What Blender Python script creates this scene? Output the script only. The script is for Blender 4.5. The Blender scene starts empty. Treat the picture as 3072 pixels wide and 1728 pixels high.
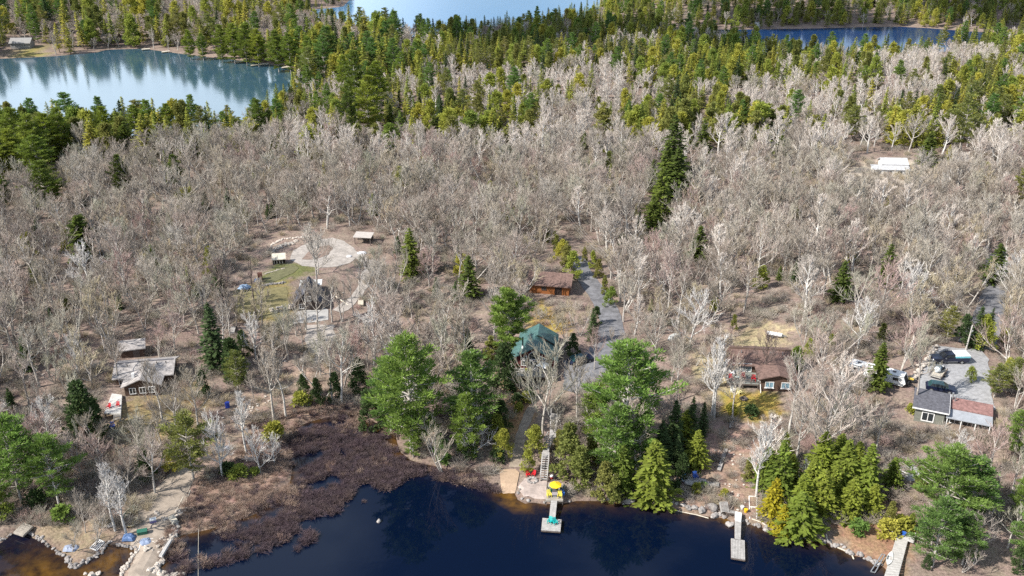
import bpy, bmesh, math, random
import numpy as np
from mathutils import Vector, Matrix, noise as mnoise
R = math.radians
PI = math.pi
rnd = random.Random(7)
scene = bpy.context.scene
COL = scene.collection

# ---------------------------------------------------------------- camera
TH, F, HC = R(24.0), 2800.0, 78.0          # pitch below level, focal length in photo pixels, height over the lake
cd = bpy.data.cameras.new('camera')
cd.sensor_width = 36.0
cd.lens = 36.0 * F / 3072.0
cd.clip_start, cd.clip_end = 1.0, 6000.0
cam = bpy.data.objects.new('camera', cd)
COL.objects.link(cam)
cam.location = (0, 0, HC)
cam.rotation_euler = (PI / 2 - TH, 0, 0)
scene.camera = cam
ST, CT = math.sin(TH), math.cos(TH)

def ray(u, v):
    dx, dy = (u - 1536.0) / F, (v - 864.0) / F
    return (dx, CT - dy * ST, -ST - dy * CT)

def Wz(u, v, z=0.0):
    """where the sight line of photo pixel (u, v) meets the level z"""
    d = ray(u, v)
    t = (HC - z) / -d[2]
    return (d[0] * t, d[1] * t)

def pix(x, y, z):
    q = HC - z
    zc = y * CT + q * ST
    return (1536 + F * x / zc, 864 + F * (q * CT - y * ST) / zc)

def scale_at(u, v, z=2.0):
    """photo pixels per metre there"""
    x, y = Wz(u, v, z)
    return F / (y * CT + (HC - z) * ST)

# ---------------------------------------------------------------- lakes and relief
def wp(pts, z=0.0):
    return np.array([Wz(u, v, z) for u, v in pts])

NEAR = [(478,1800),(474,1735),(480,1703),(499,1660),(517,1628),(545,1606),(620,1590),(700,1565),(760,1545),(800,1520),(840,1490),(872,1440),(878,1400),(866,1360),
        (858,1320),(880,1290),(920,1268),(1000,1247),(1060,1240),(1110,1262),(1150,1275),(1186,1297),(1190,1325),(1200,1355),(1231,1380),(1270,1392),
        (1314,1400),(1388,1424),(1438,1436),(1480,1457),(1496,1473),(1510,1478),(1542,1477),(1553,1499),(1575,1511),(1597,1507),(1633,1513),
        (1691,1511),(1728,1503),(1782,1503),(1819,1503),(1873,1511),(1910,1503),(1954,1511),(2000,1517),(2049,1534),(2099,1547),(2155,1553),
        (2180,1556),(2198,1567),(2231,1570),(2264,1577),(2313,1590),(2363,1606),(2412,1614),(2445,1624),(2488,1630),(2515,1646),(2561,1667),
        (2599,1674),(2622,1692),(2648,1699),(2661,1712),(2695,1710),(2705,1730),(2740,1800),(3000,2500),(300,2500)]
COVE = [(-60,1640),(0,1630),(15,1620),(38,1602),(60,1588),(88,1596),(93,1612),(130,1628),(170,1650),(200,1680),(212,1705),(232,1708),(260,1690),
        (300,1662),(330,1628),(345,1636),(375,1641),(398,1645),(411,1655),(397,1674),(385,1692),(370,1702),(364,1716),(372,1745),(330,1900),(-80,2400),(-200,1900)]
LEFT = [(-160,175),(0,176),(80,173),(170,168),(240,162),(288,158),(320,149),(430,146),(480,153),(540,161),(620,171),(715,181),(790,190),(860,203),
        (905,213),(960,226),(940,240),(890,262),(850,300),(800,340),(740,385),(640,405),(440,412),(200,415),(0,405),(-160,400)]
TOP = [(930,30),(1028,20),(1070,-20),(1040,-70),(860,-140),(2300,-140),(1900,-20),(1800,-5),(1800,45),(1640,84),(1450,106),(1250,112),(1090,108),(1010,70),(930,45)]
RIGHT = [(1900,92),(2080,90),(2260,88),(2420,86),(2560,82),(2700,80),(2780,84),(2880,92),(3000,100),(3200,104),(3200,128),(3000,130),(2900,140),(2790,165),(2680,180),
         (2500,182),(2330,180),(2240,140),(2090,112),(1940,104)]
LAKES = [wp(p) for p in (NEAR, COVE, LEFT, TOP, RIGHT)]

def poly_sd(P, poly):
    """signed distance of the points to a polygon, positive outside"""
    x, y = P[:, 0], P[:, 1]
    best = np.full(len(P), 1e18)
    inside = np.zeros(len(P), bool)
    n = len(poly)
    for i in range(n):
        a, b = poly[i], poly[(i + 1) % n]
        d = b - a
        t = np.clip(((x - a[0]) * d[0] + (y - a[1]) * d[1]) / max(d @ d, 1e-9), 0, 1)
        best = np.minimum(best, (x - a[0] - t * d[0]) ** 2 + (y - a[1] - t * d[1]) ** 2)
        c = (a[1] > y) != (b[1] > y)
        with np.errstate(divide='ignore', invalid='ignore'):
            xi = a[0] + (y - a[1]) / (b[1] - a[1] if b[1] != a[1] else 1e-12) * d[0]
        inside ^= c & (x < xi)
    s = np.sqrt(best)
    return np.where(inside, -s, s)

def in_poly(P, poly):
    return poly_sd(P, poly) < 0

def lake_sd(P):
    return np.min([poly_sd(P, L) for L in LAKES], axis=0)

def sstep(a, b, t):
    t = np.clip((t - a) / (b - a), 0, 1)
    return t * t * (3 - 2 * t)

def heights(P):
    P = np.asarray(P, float).reshape(-1, 2)
    d = lake_sd(P)
    x, y = P[:, 0], P[:, 1]
    z = 0.42 * sstep(0, 1.4, d) + 4.0 * sstep(3, 55, d)
    z = z + (0.5 * np.sin(x * .11 + 1.3 * np.sin(y * .05)) + 0.35 * np.sin(y * .17 + x * .06 + 2)) * sstep(8, 40, d)
    far = sstep(420, 800, y)
    z = z + far * 5 * sstep(10, 150, d)
    return np.where(d < 0, np.maximum(d * 0.45, -2.5), z)

def height(x, y):
    return float(heights([(x, y)])[0])

def G(u, v, up=0.0):
    """point on the ground under photo pixel (u, v)"""
    z = 2.0
    for _ in range(7):
        x, y = Wz(u, v, z + up)
        z = 0.5 * z + 0.5 * max(height(x, y), 0.0)
    x, y = Wz(u, v, z + up)
    return Vector((x, y, z))

def Gp(pts):
    return np.array([G(u, v)[:2] for u, v in pts])

def tree_height(base, toprow):
    """height of an upright thing standing at base whose top lies on photo row toprow"""
    v = (toprow - 864.0) / F
    q = base.y * (ST + v * CT) / (CT - v * ST)
    return HC - q - base.z

# ---------------------------------------------------------------- materials
MATS = {}
def mat(name, col, rough=0.8, nscale=None, var=0.25, col2=None, metal=0.0, spec=0.3, bump=0.0, rand=0.0, coords='Object', stretch=None, detail=4):
    if name in MATS:
        return MATS[name]
    m = bpy.data.materials.new(name)
    m.use_nodes = True
    nt = m.node_tree
    b = nt.nodes['Principled BSDF']
    b.inputs['Roughness'].default_value = rough
    b.inputs['Metallic'].default_value = metal
    b.inputs['Specular IOR Level'].default_value = spec
    c2 = col2 or tuple(c * (1 - var) for c in col)
    src = None
    if nscale:
        tc = nt.nodes.new('ShaderNodeTexCoord')
        n = nt.nodes.new('ShaderNodeTexNoise')
        n.inputs['Scale'].default_value = nscale
        n.inputs['Detail'].default_value = detail
        n.inputs['Roughness'].default_value = 0.65
        if stretch:
            mp = nt.nodes.new('ShaderNodeMapping')
            mp.inputs['Scale'].default_value = stretch
            nt.links.new(tc.outputs[coords], mp.inputs['Vector'])
            nt.links.new(mp.outputs[0], n.inputs['Vector'])
        else:
            nt.links.new(tc.outputs[coords], n.inputs['Vector'])
        r = nt.nodes.new('ShaderNodeValToRGB')
        r.color_ramp.elements[0].position = 0.36
        r.color_ramp.elements[1].position = 0.64
        r.color_ramp.elements[0].color = (*c2, 1)
        r.color_ramp.elements[1].color = (*col, 1)
        nt.links.new(n.outputs['Fac'], r.inputs['Fac'])
        src = r.outputs['Color']
        if bump:
            bp = nt.nodes.new('ShaderNodeBump')
            bp.inputs['Strength'].default_value = bump
            bp.inputs['Distance'].default_value = 0.05
            nt.links.new(n.outputs['Fac'], bp.inputs['Height'])
            nt.links.new(bp.outputs['Normal'], b.inputs['Normal'])
    if rand:
        oi = nt.nodes.new('ShaderNodeObjectInfo')
        hs = nt.nodes.new('ShaderNodeHueSaturation')
        mr = nt.nodes.new('ShaderNodeMapRange')
        mr.inputs['To Min'].default_value = 1 - rand
        mr.inputs['To Max'].default_value = 1 + rand
        nt.links.new(oi.outputs['Random'], mr.inputs['Value'])
        nt.links.new(mr.outputs['Result'], hs.inputs['Value'])
        if src:
            nt.links.new(src, hs.inputs['Color'])
        else:
            hs.inputs['Color'].default_value = (*col, 1)
        src = hs.outputs['Color']
    if src:
        nt.links.new(src, b.inputs['Base Color'])
    else:
        b.inputs['Base Color'].default_value = (*col, 1)
    MATS[name] = m
    return m

def ramp_random(name, cols, rough=0.9, nscale=1.2, dark=0.6, transl=0.0):
    """a plant material: one of several colours for each plant, with light and dark clumps"""
    m = bpy.data.materials.new(name)
    m.use_nodes = True
    nt = m.node_tree
    b = nt.nodes['Principled BSDF']
    b.inputs['Roughness'].default_value = rough
    b.inputs['Specular IOR Level'].default_value = 0.15
    oi = nt.nodes.new('ShaderNodeObjectInfo')
    r = nt.nodes.new('ShaderNodeValToRGB')
    el = r.color_ramp.elements
    while len(el) < len(cols):
        el.new(0.5)
    for i, c in enumerate(cols):
        el[i].position = i / max(1, len(cols) - 1)
        el[i].color = (*c, 1)
    nt.links.new(oi.outputs['Random'], r.inputs['Fac'])
    tc = nt.nodes.new('ShaderNodeTexCoord')
    n = nt.nodes.new('ShaderNodeTexNoise')
    n.inputs['Scale'].default_value = nscale
    n.inputs['Detail'].default_value = 3
    nt.links.new(tc.outputs['Object'], n.inputs['Vector'])
    mr = nt.nodes.new('ShaderNodeMapRange')
    mr.inputs['From Min'].default_value = 0.3
    mr.inputs['From Max'].default_value = 0.7
    mr.inputs['To Min'].default_value = dark
    mr.inputs['To Max'].default_value = 1.25
    nt.links.new(n.outputs['Fac'], mr.inputs['Value'])
    mx = nt.nodes.new('ShaderNodeHueSaturation')
    nt.links.new(r.outputs['Color'], mx.inputs['Color'])
    nt.links.new(mr.outputs['Result'], mx.inputs['Value'])
    nt.links.new(mx.outputs['Color'], b.inputs['Base Color'])
    if transl:
        t = nt.nodes.new('ShaderNodeBsdfTranslucent')
        ms = nt.nodes.new('ShaderNodeMixShader')
        ms.inputs['Fac'].default_value = transl
        nt.links.new(mx.outputs['Color'], t.inputs['Color'])
        nt.links.new(b.outputs[0], ms.inputs[1])
        nt.links.new(t.outputs[0], ms.inputs[2])
        nt.links.new(ms.outputs[0], nt.nodes['Material Output'].inputs['Surface'])
    MATS[name] = m
    return m

WOOD = mat('weathered_wood', (.44, .42, .40), .85, 2.2, .35, stretch=(1, 1, 1))
WOODD = mat('dark_wood', (.16, .13, .115), .85, 2.5, .4)
WOODL = mat('pale_lumber', (.62, .56, .46), .8, 2.0, .25)
WHITE = mat('white_paint', (.8, .8, .79), .5, 1.0, .12)
GLASS = mat('window_glass', (.03, .035, .04), .08, spec=.6)
GLASSB = mat('blue_window_glass', (.22, .36, .44), .1, spec=.6)
BLACK = mat('black_rubber', (.02, .02, .022), .7)
STEEL = mat('galvanised_steel', (.42, .43, .44), .45, 3.0, .2, metal=.6)
STONE = mat('lake_stone', (.33, .305, .285), .9, 1.6, .5, bump=.4, rand=.22, col2=(.23, .21, .20))
STONEW = mat('pale_quarry_stone', (.50, .45, .40), .9, 2.2, .4, bump=.4, rand=.15, col2=(.40, .35, .30))
SOIL = mat('dry_soil', (.34, .27, .22), .95, 3.0, .4)

# ---------------------------------------------------------------- mesh building
class MB:
    def __init__(s):
        s.v, s.f = [], []
    def add(s, vs, fs):
        o = len(s.v)
        s.v += [tuple(v) for v in vs]
        s.f += [tuple(i + o for i in f) for f in fs]
        return s
    def box(s, x, y, z, sx, sy, sz, rz=0.0, tilt=None):
        """box centred at x, y with its underside on z"""
        vs = []
        c, n = math.cos(rz), math.sin(rz)
        for k in (0, sz):
            for a, b in ((-1, -1), (1, -1), (1, 1), (-1, 1)):
                px, py = a * sx / 2, b * sy / 2
                vs.append((x + px * c - py * n, y + px * n + py * c, z + k))
        return s.add(vs, [(3, 2, 1, 0), (4, 5, 6, 7), (0, 1, 5, 4), (1, 2, 6, 5), (2, 3, 7, 6), (3, 0, 4, 7)])
    def hexa(s, b, t):
        """solid between two quads (bottom, top), both counter-clockwise"""
        return s.add(list(b) + list(t), [(3, 2, 1, 0), (4, 5, 6, 7), (0, 1, 5, 4), (1, 2, 6, 5), (2, 3, 7, 6), (3, 0, 4, 7)])
    def tube(s, p, q, r0, r1=None, n=6, caps=True):
        r1 = r0 if r1 is None else r1
        p, q = Vector(p), Vector(q)
        d = (q - p).normalized()
        a = d.cross(Vector((0, 0, 1)) if abs(d.z) < .9 else Vector((1, 0, 0))).normalized()
        b = d.cross(a)
        vs = []
        for c, r in ((p, r0), (q, r1)):
            for i in range(n):
                t = 2 * PI * i / n
                vs.append(c + a * (r * math.cos(t)) + b * (r * math.sin(t)))
        fs = [(i, (i + 1) % n, n + (i + 1) % n, n + i) for i in range(n)]
        if caps:
            fs += [tuple(range(n - 1, -1, -1)), tuple(range(n, 2 * n))]
        return s.add(vs, fs)
    def bar(s, p, q, w, h):
        """square timber from p to q"""
        p, q = Vector(p), Vector(q)
        d = (q - p).normalized()
        a = d.cross(Vector((0, 0, 1)))
        a = a.normalized() if a.length > 1e-4 else Vector((1, 0, 0))
        b = a.cross(d)
        A, B = a * w / 2, b * h / 2
        return s.hexa([p - A - B, p + A - B, p + A + B, p - A + B], [q - A - B, q + A - B, q + A + B, q - A + B])
    def prism(s, poly, z0, z1):
        n = len(poly)
        vs = [(x, y, z0) for x, y in poly] + [(x, y, z1) for x, y in poly]
        return s.add(vs, [tuple(range(n - 1, -1, -1)), tuple(range(n, 2 * n))] + [(i, (i + 1) % n, n + (i + 1) % n, n + i) for i in range(n)])
    def extr(s, poly, y0, y1, sw=False):
        """polygon in the x-z plane pulled along y (sw: in the y-z plane along x)"""
        n = len(poly)
        f = (lambda a, b, c: (c, a, b)) if sw else (lambda a, b, c: (a, c, b))
        vs = [f(a, b, y0) for a, b in poly] + [f(a, b, y1) for a, b in poly]
        return s.add(vs, [tuple(range(n)), tuple(range(2 * n - 1, n - 1, -1))] + [(i, n + i, n + (i + 1) % n, (i + 1) % n) for i in range(n)])
    def roof(s, x0, x1, y0, y1, ze, rise, axis='x', ov=.35, t=.16):
        """two slabs of a gable roof with its ridge along axis"""
        if axis == 'x':
            m, h = (y0 + y1) / 2, (y1 - y0) / 2
            k = rise / h
            a, b = x0 - ov, x1 + ov
            for sg in (-1, 1):
                e = m + sg * (h + ov)
                zl = ze - k * ov
                lo = [(a, e, zl), (b, e, zl), (b, m, ze + rise), (a, m, ze + rise)]
                if sg > 0:
                    lo = [lo[1], lo[0], lo[3], lo[2]]
                s.hexa(lo, [(p[0], p[1], p[2] + t) for p in lo])
        else:
            m, h = (x0 + x1) / 2, (x1 - x0) / 2
            k = rise / h
            a, b = y0 - ov, y1 + ov
            for sg in (-1, 1):
                e = m + sg * (h + ov)
                zl = ze - k * ov
                lo = [(e, b, zl), (e, a, zl), (m, a, ze + rise), (m, b, ze + rise)]
                if sg > 0:
                    lo = [lo[1], lo[0], lo[3], lo[2]]
                s.hexa(lo, [(p[0], p[1], p[2] + t) for p in lo])
        return s
    def gable(s, x0, x1, y0, y1, z0, ze, rise, axis='x'):
        """house body with gable ends"""
        if axis == 'x':
            m = (y0 + y1) / 2
            return s.extr([(y0, z0), (y1, z0), (y1, ze), (m, ze + rise), (y0, ze)], x0, x1, True)
        m = (x0 + x1) / 2
        return s.extr([(x0, z0), (x1, z0), (x1, ze), (m, ze + rise), (x0, ze)], y0, y1)
    def blob(s, x, y, z, rx, ry, rz, seed=0, sub=2, rough=.25, squash=True):
        bm = bmesh.new()
        bmesh.ops.create_icosphere(bm, subdivisions=sub, radius=1)
        o = len(s.v)
        sd = Vector((seed * 3.1, seed * 1.7, seed * .9))
        for v in bm.verts:
            k = 1 + rough * mnoise.noise(v.co * 1.3 + sd) * 2 + rough * .5 * mnoise.noise(v.co * 3 + sd)
            p = v.co * k
            s.v.append((x + p.x * rx, y + p.y * ry, z + p.z * rz))
        s.f += [tuple(v.index + o for v in f.verts) for f in bm.faces]
        bm.free()
        return s
    def mesh(s, name, m=None, smooth=False):
        me = bpy.data.meshes.new(name)
        me.from_pydata(s.v, [], s.f)
        if m:
            me.materials.append(m)
        if smooth:
            me.polygons.foreach_set('use_smooth', [True] * len(me.polygons))
        me.update()
        return me
    def build(s, name, m=None, parent=None, smooth=False, loc=None):
        o = bpy.data.objects.new(name, s.mesh(name, m, smooth))
        COL.objects.link(o)
        if parent:
            o.parent = parent
        if loc is not None:
            o.location = loc
        return o

def tag(o, label=None, cat=None, group=None, kind=None):
    if label: o['label'] = label
    if cat: o['category'] = cat
    if group: o['group'] = group
    if kind: o['kind'] = kind
    return o

def thing(name, label, cat, loc=(0, 0, 0), rz=0.0, group=None):
    o = bpy.data.objects.new(name, None)
    COL.objects.link(o)
    o.location = loc
    o.rotation_euler = (0, 0, rz)
    return tag(o, label, cat, group)

def copy_tree(o, parent=None):
    c = o.copy()
    COL.objects.link(c)
    if parent:
        c.parent = parent
    for ch in list(o.children):
        copy_tree(ch, c)
    return c

def put(name, mesh, parent):
    o = bpy.data.objects.new(name, mesh)
    COL.objects.link(o)
    o.parent = parent
    return o

def sheet(name, poly, m, lift, step=1.2, jag=0.0, kind='structure', label=None, z=None):
    """a patch laid over the relief: the polygon cut into cells that follow the ground"""
    pts = []
    n = len(poly)
    rr = random.Random(name)
    for i in range(n):
        a, b = Vector(poly[i]), Vector(poly[(i + 1) % n])
        k = max(1, int((b - a).length / (step if jag else 1e9)))
        for j in range(k):
            p = a.lerp(b, j / k)
            if jag:
                p += Vector((rr.uniform(-jag, jag), rr.uniform(-jag, jag)))
            pts.append(p)
    bm = bmesh.new()
    bm.faces.new([bm.verts.new((p.x, p.y, 0)) for p in pts])
    xs, ys = [p.x for p in pts], [p.y for p in pts]
    if step:
        for ax, lo, hi in ((0, min(xs), max(xs)), (1, min(ys), max(ys))):
            k = lo + step
            while k < hi:
                co, no = ((k, 0, 0), (1, 0, 0)) if ax == 0 else ((0, k, 0), (0, 1, 0))
                bmesh.ops.bisect_plane(bm, geom=bm.verts[:] + bm.edges[:] + bm.faces[:], plane_co=co, plane_no=no)
                k += step
    bmesh.ops.triangulate(bm, faces=bm.faces[:])
    bm.normal_update()
    if sum(f.normal.z for f in bm.faces) < 0:
        bmesh.ops.reverse_faces(bm, faces=bm.faces[:])
    vs = bm.verts[:]
    if z is None:
        hz = heights([(v.co.x, v.co.y) for v in vs])
        for v, h in zip(vs, hz):
            v.co.z = max(h, -.3) + lift
    else:
        for v in vs:
            v.co.z = z
    me = bpy.data.meshes.new(name)
    bm.to_mesh(me)
    bm.free()
    me.materials.append(m)
    o = bpy.data.objects.new(name, me)
    COL.objects.link(o)
    o['kind'] = kind
    if label:
        o['label'] = label
    return o

def ribbon(pts):
    """outline of a track from (u, v, width in metres) along its middle"""
    P = [G(u, v).to_2d() for u, v, w in pts]
    # smooth
    Wd = [w for _, _, w in pts]
    S, SW = [], []
    for i in range(len(P) - 1):
        p0, p1, p2, p3 = P[max(i - 1, 0)], P[i], P[i + 1], P[min(i + 2, len(P) - 1)]
        for k in range(5):
            t = k / 5
            S.append(.5 * ((2 * p1) + (p2 - p0) * t + (2 * p0 - 5 * p1 + 4 * p2 - p3) * t * t + (3 * p1 - p0 - 3 * p2 + p3) * t ** 3))
            SW.append(Wd[i] * (1 - t) + Wd[i + 1] * t)
    S.append(P[-1]); SW.append(Wd[-1])
    L, Rr = [], []
    for i, p in enumerate(S):
        d = (S[min(i + 1, len(S) - 1)] - S[max(i - 1, 0)]).normalized()
        nrm = Vector((-d.y, d.x))
        L.append(p + nrm * SW[i] / 2)
        Rr.append(p - nrm * SW[i] / 2)
    return [tuple(p) for p in L + Rr[::-1]]
# ---------------------------------------------------------------- sky and sun
SUN_EL, SUN_AZ = R(42), math.atan2(-.90, -.42)     # azimuth from +y towards +x: the sun stands left of and behind the camera
w = bpy.data.worlds.new('World')
scene.world = w
w.use_nodes = True
nt = w.node_tree
bg = nt.nodes['Background']
sky = nt.nodes.new('ShaderNodeTexSky')
sky.sky_type = 'NISHITA'
sky.sun_disc = False
sky.sun_elevation = SUN_EL
sky.sun_rotation = SUN_AZ
sky.altitude = 100
sky.air_density = 1.0
sky.dust_density = 1.2
tc = nt.nodes.new('ShaderNodeTexCoord')
mp = nt.nodes.new('ShaderNodeMapping')
mp.inputs['Scale'].default_value = (1.1, 1.1, 3.2)
mp.inputs['Location'].default_value = (2.3, 0.4, 0.55)
cn = nt.nodes.new('ShaderNodeTexNoise')
cn.inputs['Scale'].default_value = 2.1
cn.inputs['Detail'].default_value = 6
cn.inputs['Roughness'].default_value = .55
nt.links.new(tc.outputs['Generated'], mp.inputs['Vector'])
nt.links.new(mp.outputs[0], cn.inputs['Vector'])
cr = nt.nodes.new('ShaderNodeValToRGB')
cr.color_ramp.elements[0].position = .44
cr.color_ramp.elements[1].position = .60
nt.links.new(cn.outputs['Fac'], cr.inputs['Fac'])
# the bank of bright cloud stands low in the west (-x); the east is clear
sp = nt.nodes.new('ShaderNodeSeparateXYZ')
nt.links.new(tc.outputs['Generated'], sp.inputs[0])
m1 = nt.nodes.new('ShaderNodeMapRange')
m1.interpolation_type = 'SMOOTHSTEP'
m1.inputs['From Min'].default_value = .02
m1.inputs['From Max'].default_value = -.26
nt.links.new(sp.outputs['X'], m1.inputs['Value'])
m2 = nt.nodes.new('ShaderNodeMapRange')
m2.interpolation_type = 'SMOOTHSTEP'
m2.inputs['From Min'].default_value = .42
m2.inputs['From Max'].default_value = .20
nt.links.new(sp.outputs['Z'], m2.inputs['Value'])
bank = nt.nodes.new('ShaderNodeMath'); bank.operation = 'MULTIPLY'
nt.links.new(m1.outputs[0], bank.inputs[0]); nt.links.new(m2.outputs[0], bank.inputs[1])
soft = nt.nodes.new('ShaderNodeMapRange')
soft.inputs['From Min'].default_value = .25
soft.inputs['From Max'].default_value = .50
soft.inputs['To Min'].default_value = .25
nt.links.new(cn.outputs['Fac'], soft.inputs['Value'])
bank2 = nt.nodes.new('ShaderNodeMath'); bank2.operation = 'MULTIPLY'
nt.links.new(bank.outputs[0], bank2.inputs[0]); nt.links.new(soft.outputs[0], bank2.inputs[1])
few = nt.nodes.new('ShaderNodeMath'); few.operation = 'MULTIPLY'
few.inputs[1].default_value = .35
nt.links.new(cr.outputs['Color'], few.inputs[0])
mx = nt.nodes.new('ShaderNodeMath'); mx.operation = 'MAXIMUM'
nt.links.new(bank2.outputs[0], mx.inputs[0]); nt.links.new(few.outputs[0], mx.inputs[1])
mixc = nt.nodes.new('ShaderNodeMix'); mixc.data_type = 'RGBA'
nt.links.new(mx.outputs[0], mixc.inputs[0])
nt.links.new(sky.outputs['Color'], mixc.inputs[6])
mixc.inputs[7].default_value = (13.5, 16, 18.5, 1)
nt.links.new(mixc.outputs[2], bg.inputs['Color'])
bg.inputs['Strength'].default_value = 0.088

sd = bpy.data.lights.new('sun', 'SUN')
sd.energy = 5.0
sd.angle = R(0.5)
sd.color = (1, .95, .87)
so = bpy.data.objects.new('sun', sd)
COL.objects.link(so)
sdir = Vector((math.sin(SUN_AZ) * math.cos(SUN_EL), math.cos(SUN_AZ) * math.cos(SUN_EL), math.sin(SUN_EL)))
so.rotation_euler = sdir.to_track_quat('Z', 'Y').to_euler()
scene.view_settings.view_transform = 'Standard'
scene.view_settings.look = 'None'
scene.view_settings.exposure = 0.62
scene.view_settings.gamma = 1
scene.cycles.use_denoising = False
scene.cycles.max_bounces = 5
scene.cycles.diffuse_bounces = 2
scene.cycles.glossy_bounces = 3
scene.cycles.transmission_bounces = 2
scene.cycles.transparent_max_bounces = 4
scene.cycles.caustics_reflective = False
scene.cycles.caustics_refractive = False

# ---------------------------------------------------------------- ground
def axis(lo, hi, fine0, fine1, st, gr):
    a = list(np.arange(fine0, fine1, st))
    s, p = st, a[-1]
    while p < hi:
        s *= gr
        p += s
        a.append(p)
    s, p = st, a[0]
    b = []
    while p > lo:
        s *= gr
        p -= s
        b.append(p)
    return np.array(b[::-1] + a)
gx = axis(-1500, 1500, -100, 100, .8, 1.05)
gy = axis(-60, 3000, 62, 225, .8, 1.03)
X, Y = np.meshgrid(gx, gy)
P = np.stack([X.ravel(), Y.ravel()], 1)
Z = heights(P)
nx, ny = len(gx), len(gy)
idx = np.arange(nx * ny).reshape(ny, nx)
quads = np.stack([idx[:-1, :-1], idx[:-1, 1:], idx[1:, 1:], idx[1:, :-1]], -1).reshape(-1, 4)
gme = bpy.data.meshes.new('ground')
gme.vertices.add(len(P))
gme.vertices.foreach_set('co', np.column_stack([P, Z]).ravel())
gme.loops.add(quads.size)
gme.loops.foreach_set('vertex_index', quads.ravel())
gme.polygons.add(len(quads))
gme.polygons.foreach_set('loop_start', np.arange(0, quads.size, 4))
gme.polygons.foreach_set('use_smooth', np.ones(len(quads), bool))
gme.update()
gme.validate()
LITTER, MARSHC, GRASSY, STRAW, BARE = (.235, .18, .15), (.30, .205, .16), (.13, .13, .045), (.40, .33, .20), (.30, .25, .20)
PATCHES = [
    ([(470,1640),(560,1510),(600,1440),(700,1380),(760,1270),(860,1220),(1000,1200),(1130,1230),(1140,1260),(1000,1240),(900,1275),(860,1320),(880,1400),(800,1520),(700,1570),(560,1605)], MARSHC, 3),
    ([(560,1400),(640,1300),(740,1160),(860,1110),(980,1100),(1000,1190),(860,1215),(740,1290),(640,1400)], (.30, .225, .175), 3),
    ([(700,880),(760,850),(870,840),(880,930),(830,970),(720,960)], (.22, .18, .075), 2),
    ([(780,830),(830,790),(930,790),(960,815),(900,830),(800,850)], (.14, .145, .06), 2),
    ([(1700,960),(1620,900),(1590,960),(1590,1000),(1700,1000)], (.30, .21, .07), 2),
    ([(1500,1130),(1580,1180),(1600,1260),(1560,1330),(1500,1300),(1520,1200)], (.30, .19, .10), 2),
    ([(2180,1000),(2300,970),(2380,990),(2330,1060),(2180,1080),(2140,1060)], STRAW, 3),
    ([(2080,1060),(2180,1080),(2205,1200),(2140,1190),(2090,1120)], STRAW, 3),
    ([(2160,1170),(2330,1180),(2350,1240),(2280,1270),(2160,1240)], (.30, .23, .06), 1.5),
    ([(2130,1290),(2280,1270),(2290,1560),(2010,1530),(2010,1440),(2100,1370)], (.29, .20, .155), 2),
    ([(560,1130),(640,1180),(560,1330),(380,1330),(330,1290),(350,1220)], (.25, .19, .10), 3),
    ([(2620,480),(2860,480),(2860,540),(2560,560),(2500,520)], (.42, .36, .29), 4),
    ([(2480,1560),(2640,1480),(2740,1600),(2700,1740),(2560,1670)], (.31, .19, .12), 2),
    ([(60,150),(120,140),(130,165),(40,172),(0,172)], (.24, .21, .07), 3),
    ([(300,1560),(340,1610),(230,1690),(90,1590),(170,1570)], (.26, .20, .14), 1.5),
]
near = (P[:, 1] < 460) & (np.abs(P[:, 0]) < 330)
C = np.tile(np.array(LITTER), (len(P), 1))
rngn = np.random.default_rng(3)
for poly, col, soft in PATCHES:
    d = poly_sd(P[near], Gp(poly)) + rngn.normal(0, soft * .25, near.sum())
    k = 1 - sstep(-soft * .5, soft * .5, d)
    C[near] = C[near] * (1 - k[:, None]) + np.array(col) * k[:, None]
shore = np.abs(lake_sd(P[near]))
k = (1 - sstep(0, 1.6, shore))[:, None] * .55
C[near] = C[near] * (1 - k) + np.array((.16, .12, .09)) * k
ca = gme.color_attributes.new('tint', 'FLOAT_COLOR', 'POINT')
ca.data.foreach_set('color', np.column_stack([C, np.ones(len(C))]).ravel())
gm = bpy.data.materials.new('leaf_litter')
gm.use_nodes = True
nt = gm.node_tree
b = nt.nodes['Principled BSDF']
b.inputs['Roughness'].default_value = 1
b.inputs['Specular IOR Level'].default_value = .1
at = nt.nodes.new('ShaderNodeAttribute'); at.attribute_name = 'tint'
tc = nt.nodes.new('ShaderNodeTexCoord')
def noisef(scale, det, lo, hi, a, bb):
    n = nt.nodes.new('ShaderNodeTexNoise')
    n.inputs['Scale'].default_value = scale
    n.inputs['Detail'].default_value = det
    n.inputs['Roughness'].default_value = .7
    nt.links.new(tc.outputs['Object'], n.inputs['Vector'])
    r = nt.nodes.new('ShaderNodeMapRange')
    r.inputs['From Min'].default_value, r.inputs['From Max'].default_value = lo, hi
    r.inputs['To Min'].default_value, r.inputs['To Max'].default_value = a, bb
    nt.links.new(n.outputs['Fac'], r.inputs['Value'])
    return r.outputs[0], n
n1, _ = noisef(.16, 4, .3, .7, .72, 1.25)
n2, nn2 = noisef(2.6, 6, .3, .7, .5, 1.5)
mu = nt.nodes.new('ShaderNodeMath'); mu.operation = 'MULTIPLY'
nt.links.new(n1, mu.inputs[0]); nt.links.new(n2, mu.inputs[1])
hs = nt.nodes.new('ShaderNodeHueSaturation')
nt.links.new(at.outputs['Color'], hs.inputs['Color'])
nt.links.new(mu.outputs[0], hs.inputs['Value'])
n3, _ = noisef(.45, 3, .3, .7, .475, .525)
nt.links.new(n3, hs.inputs['Hue'])
nt.links.new(hs.outputs[0], b.inputs['Base Color'])
bp = nt.nodes.new('ShaderNodeBump')
bp.inputs['Strength'].default_value = .6
bp.inputs['Distance'].default_value = .2
nt.links.new(nn2.outputs['Fac'], bp.inputs['Height'])
nt.links.new(bp.outputs[0], b.inputs['Normal'])
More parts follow.
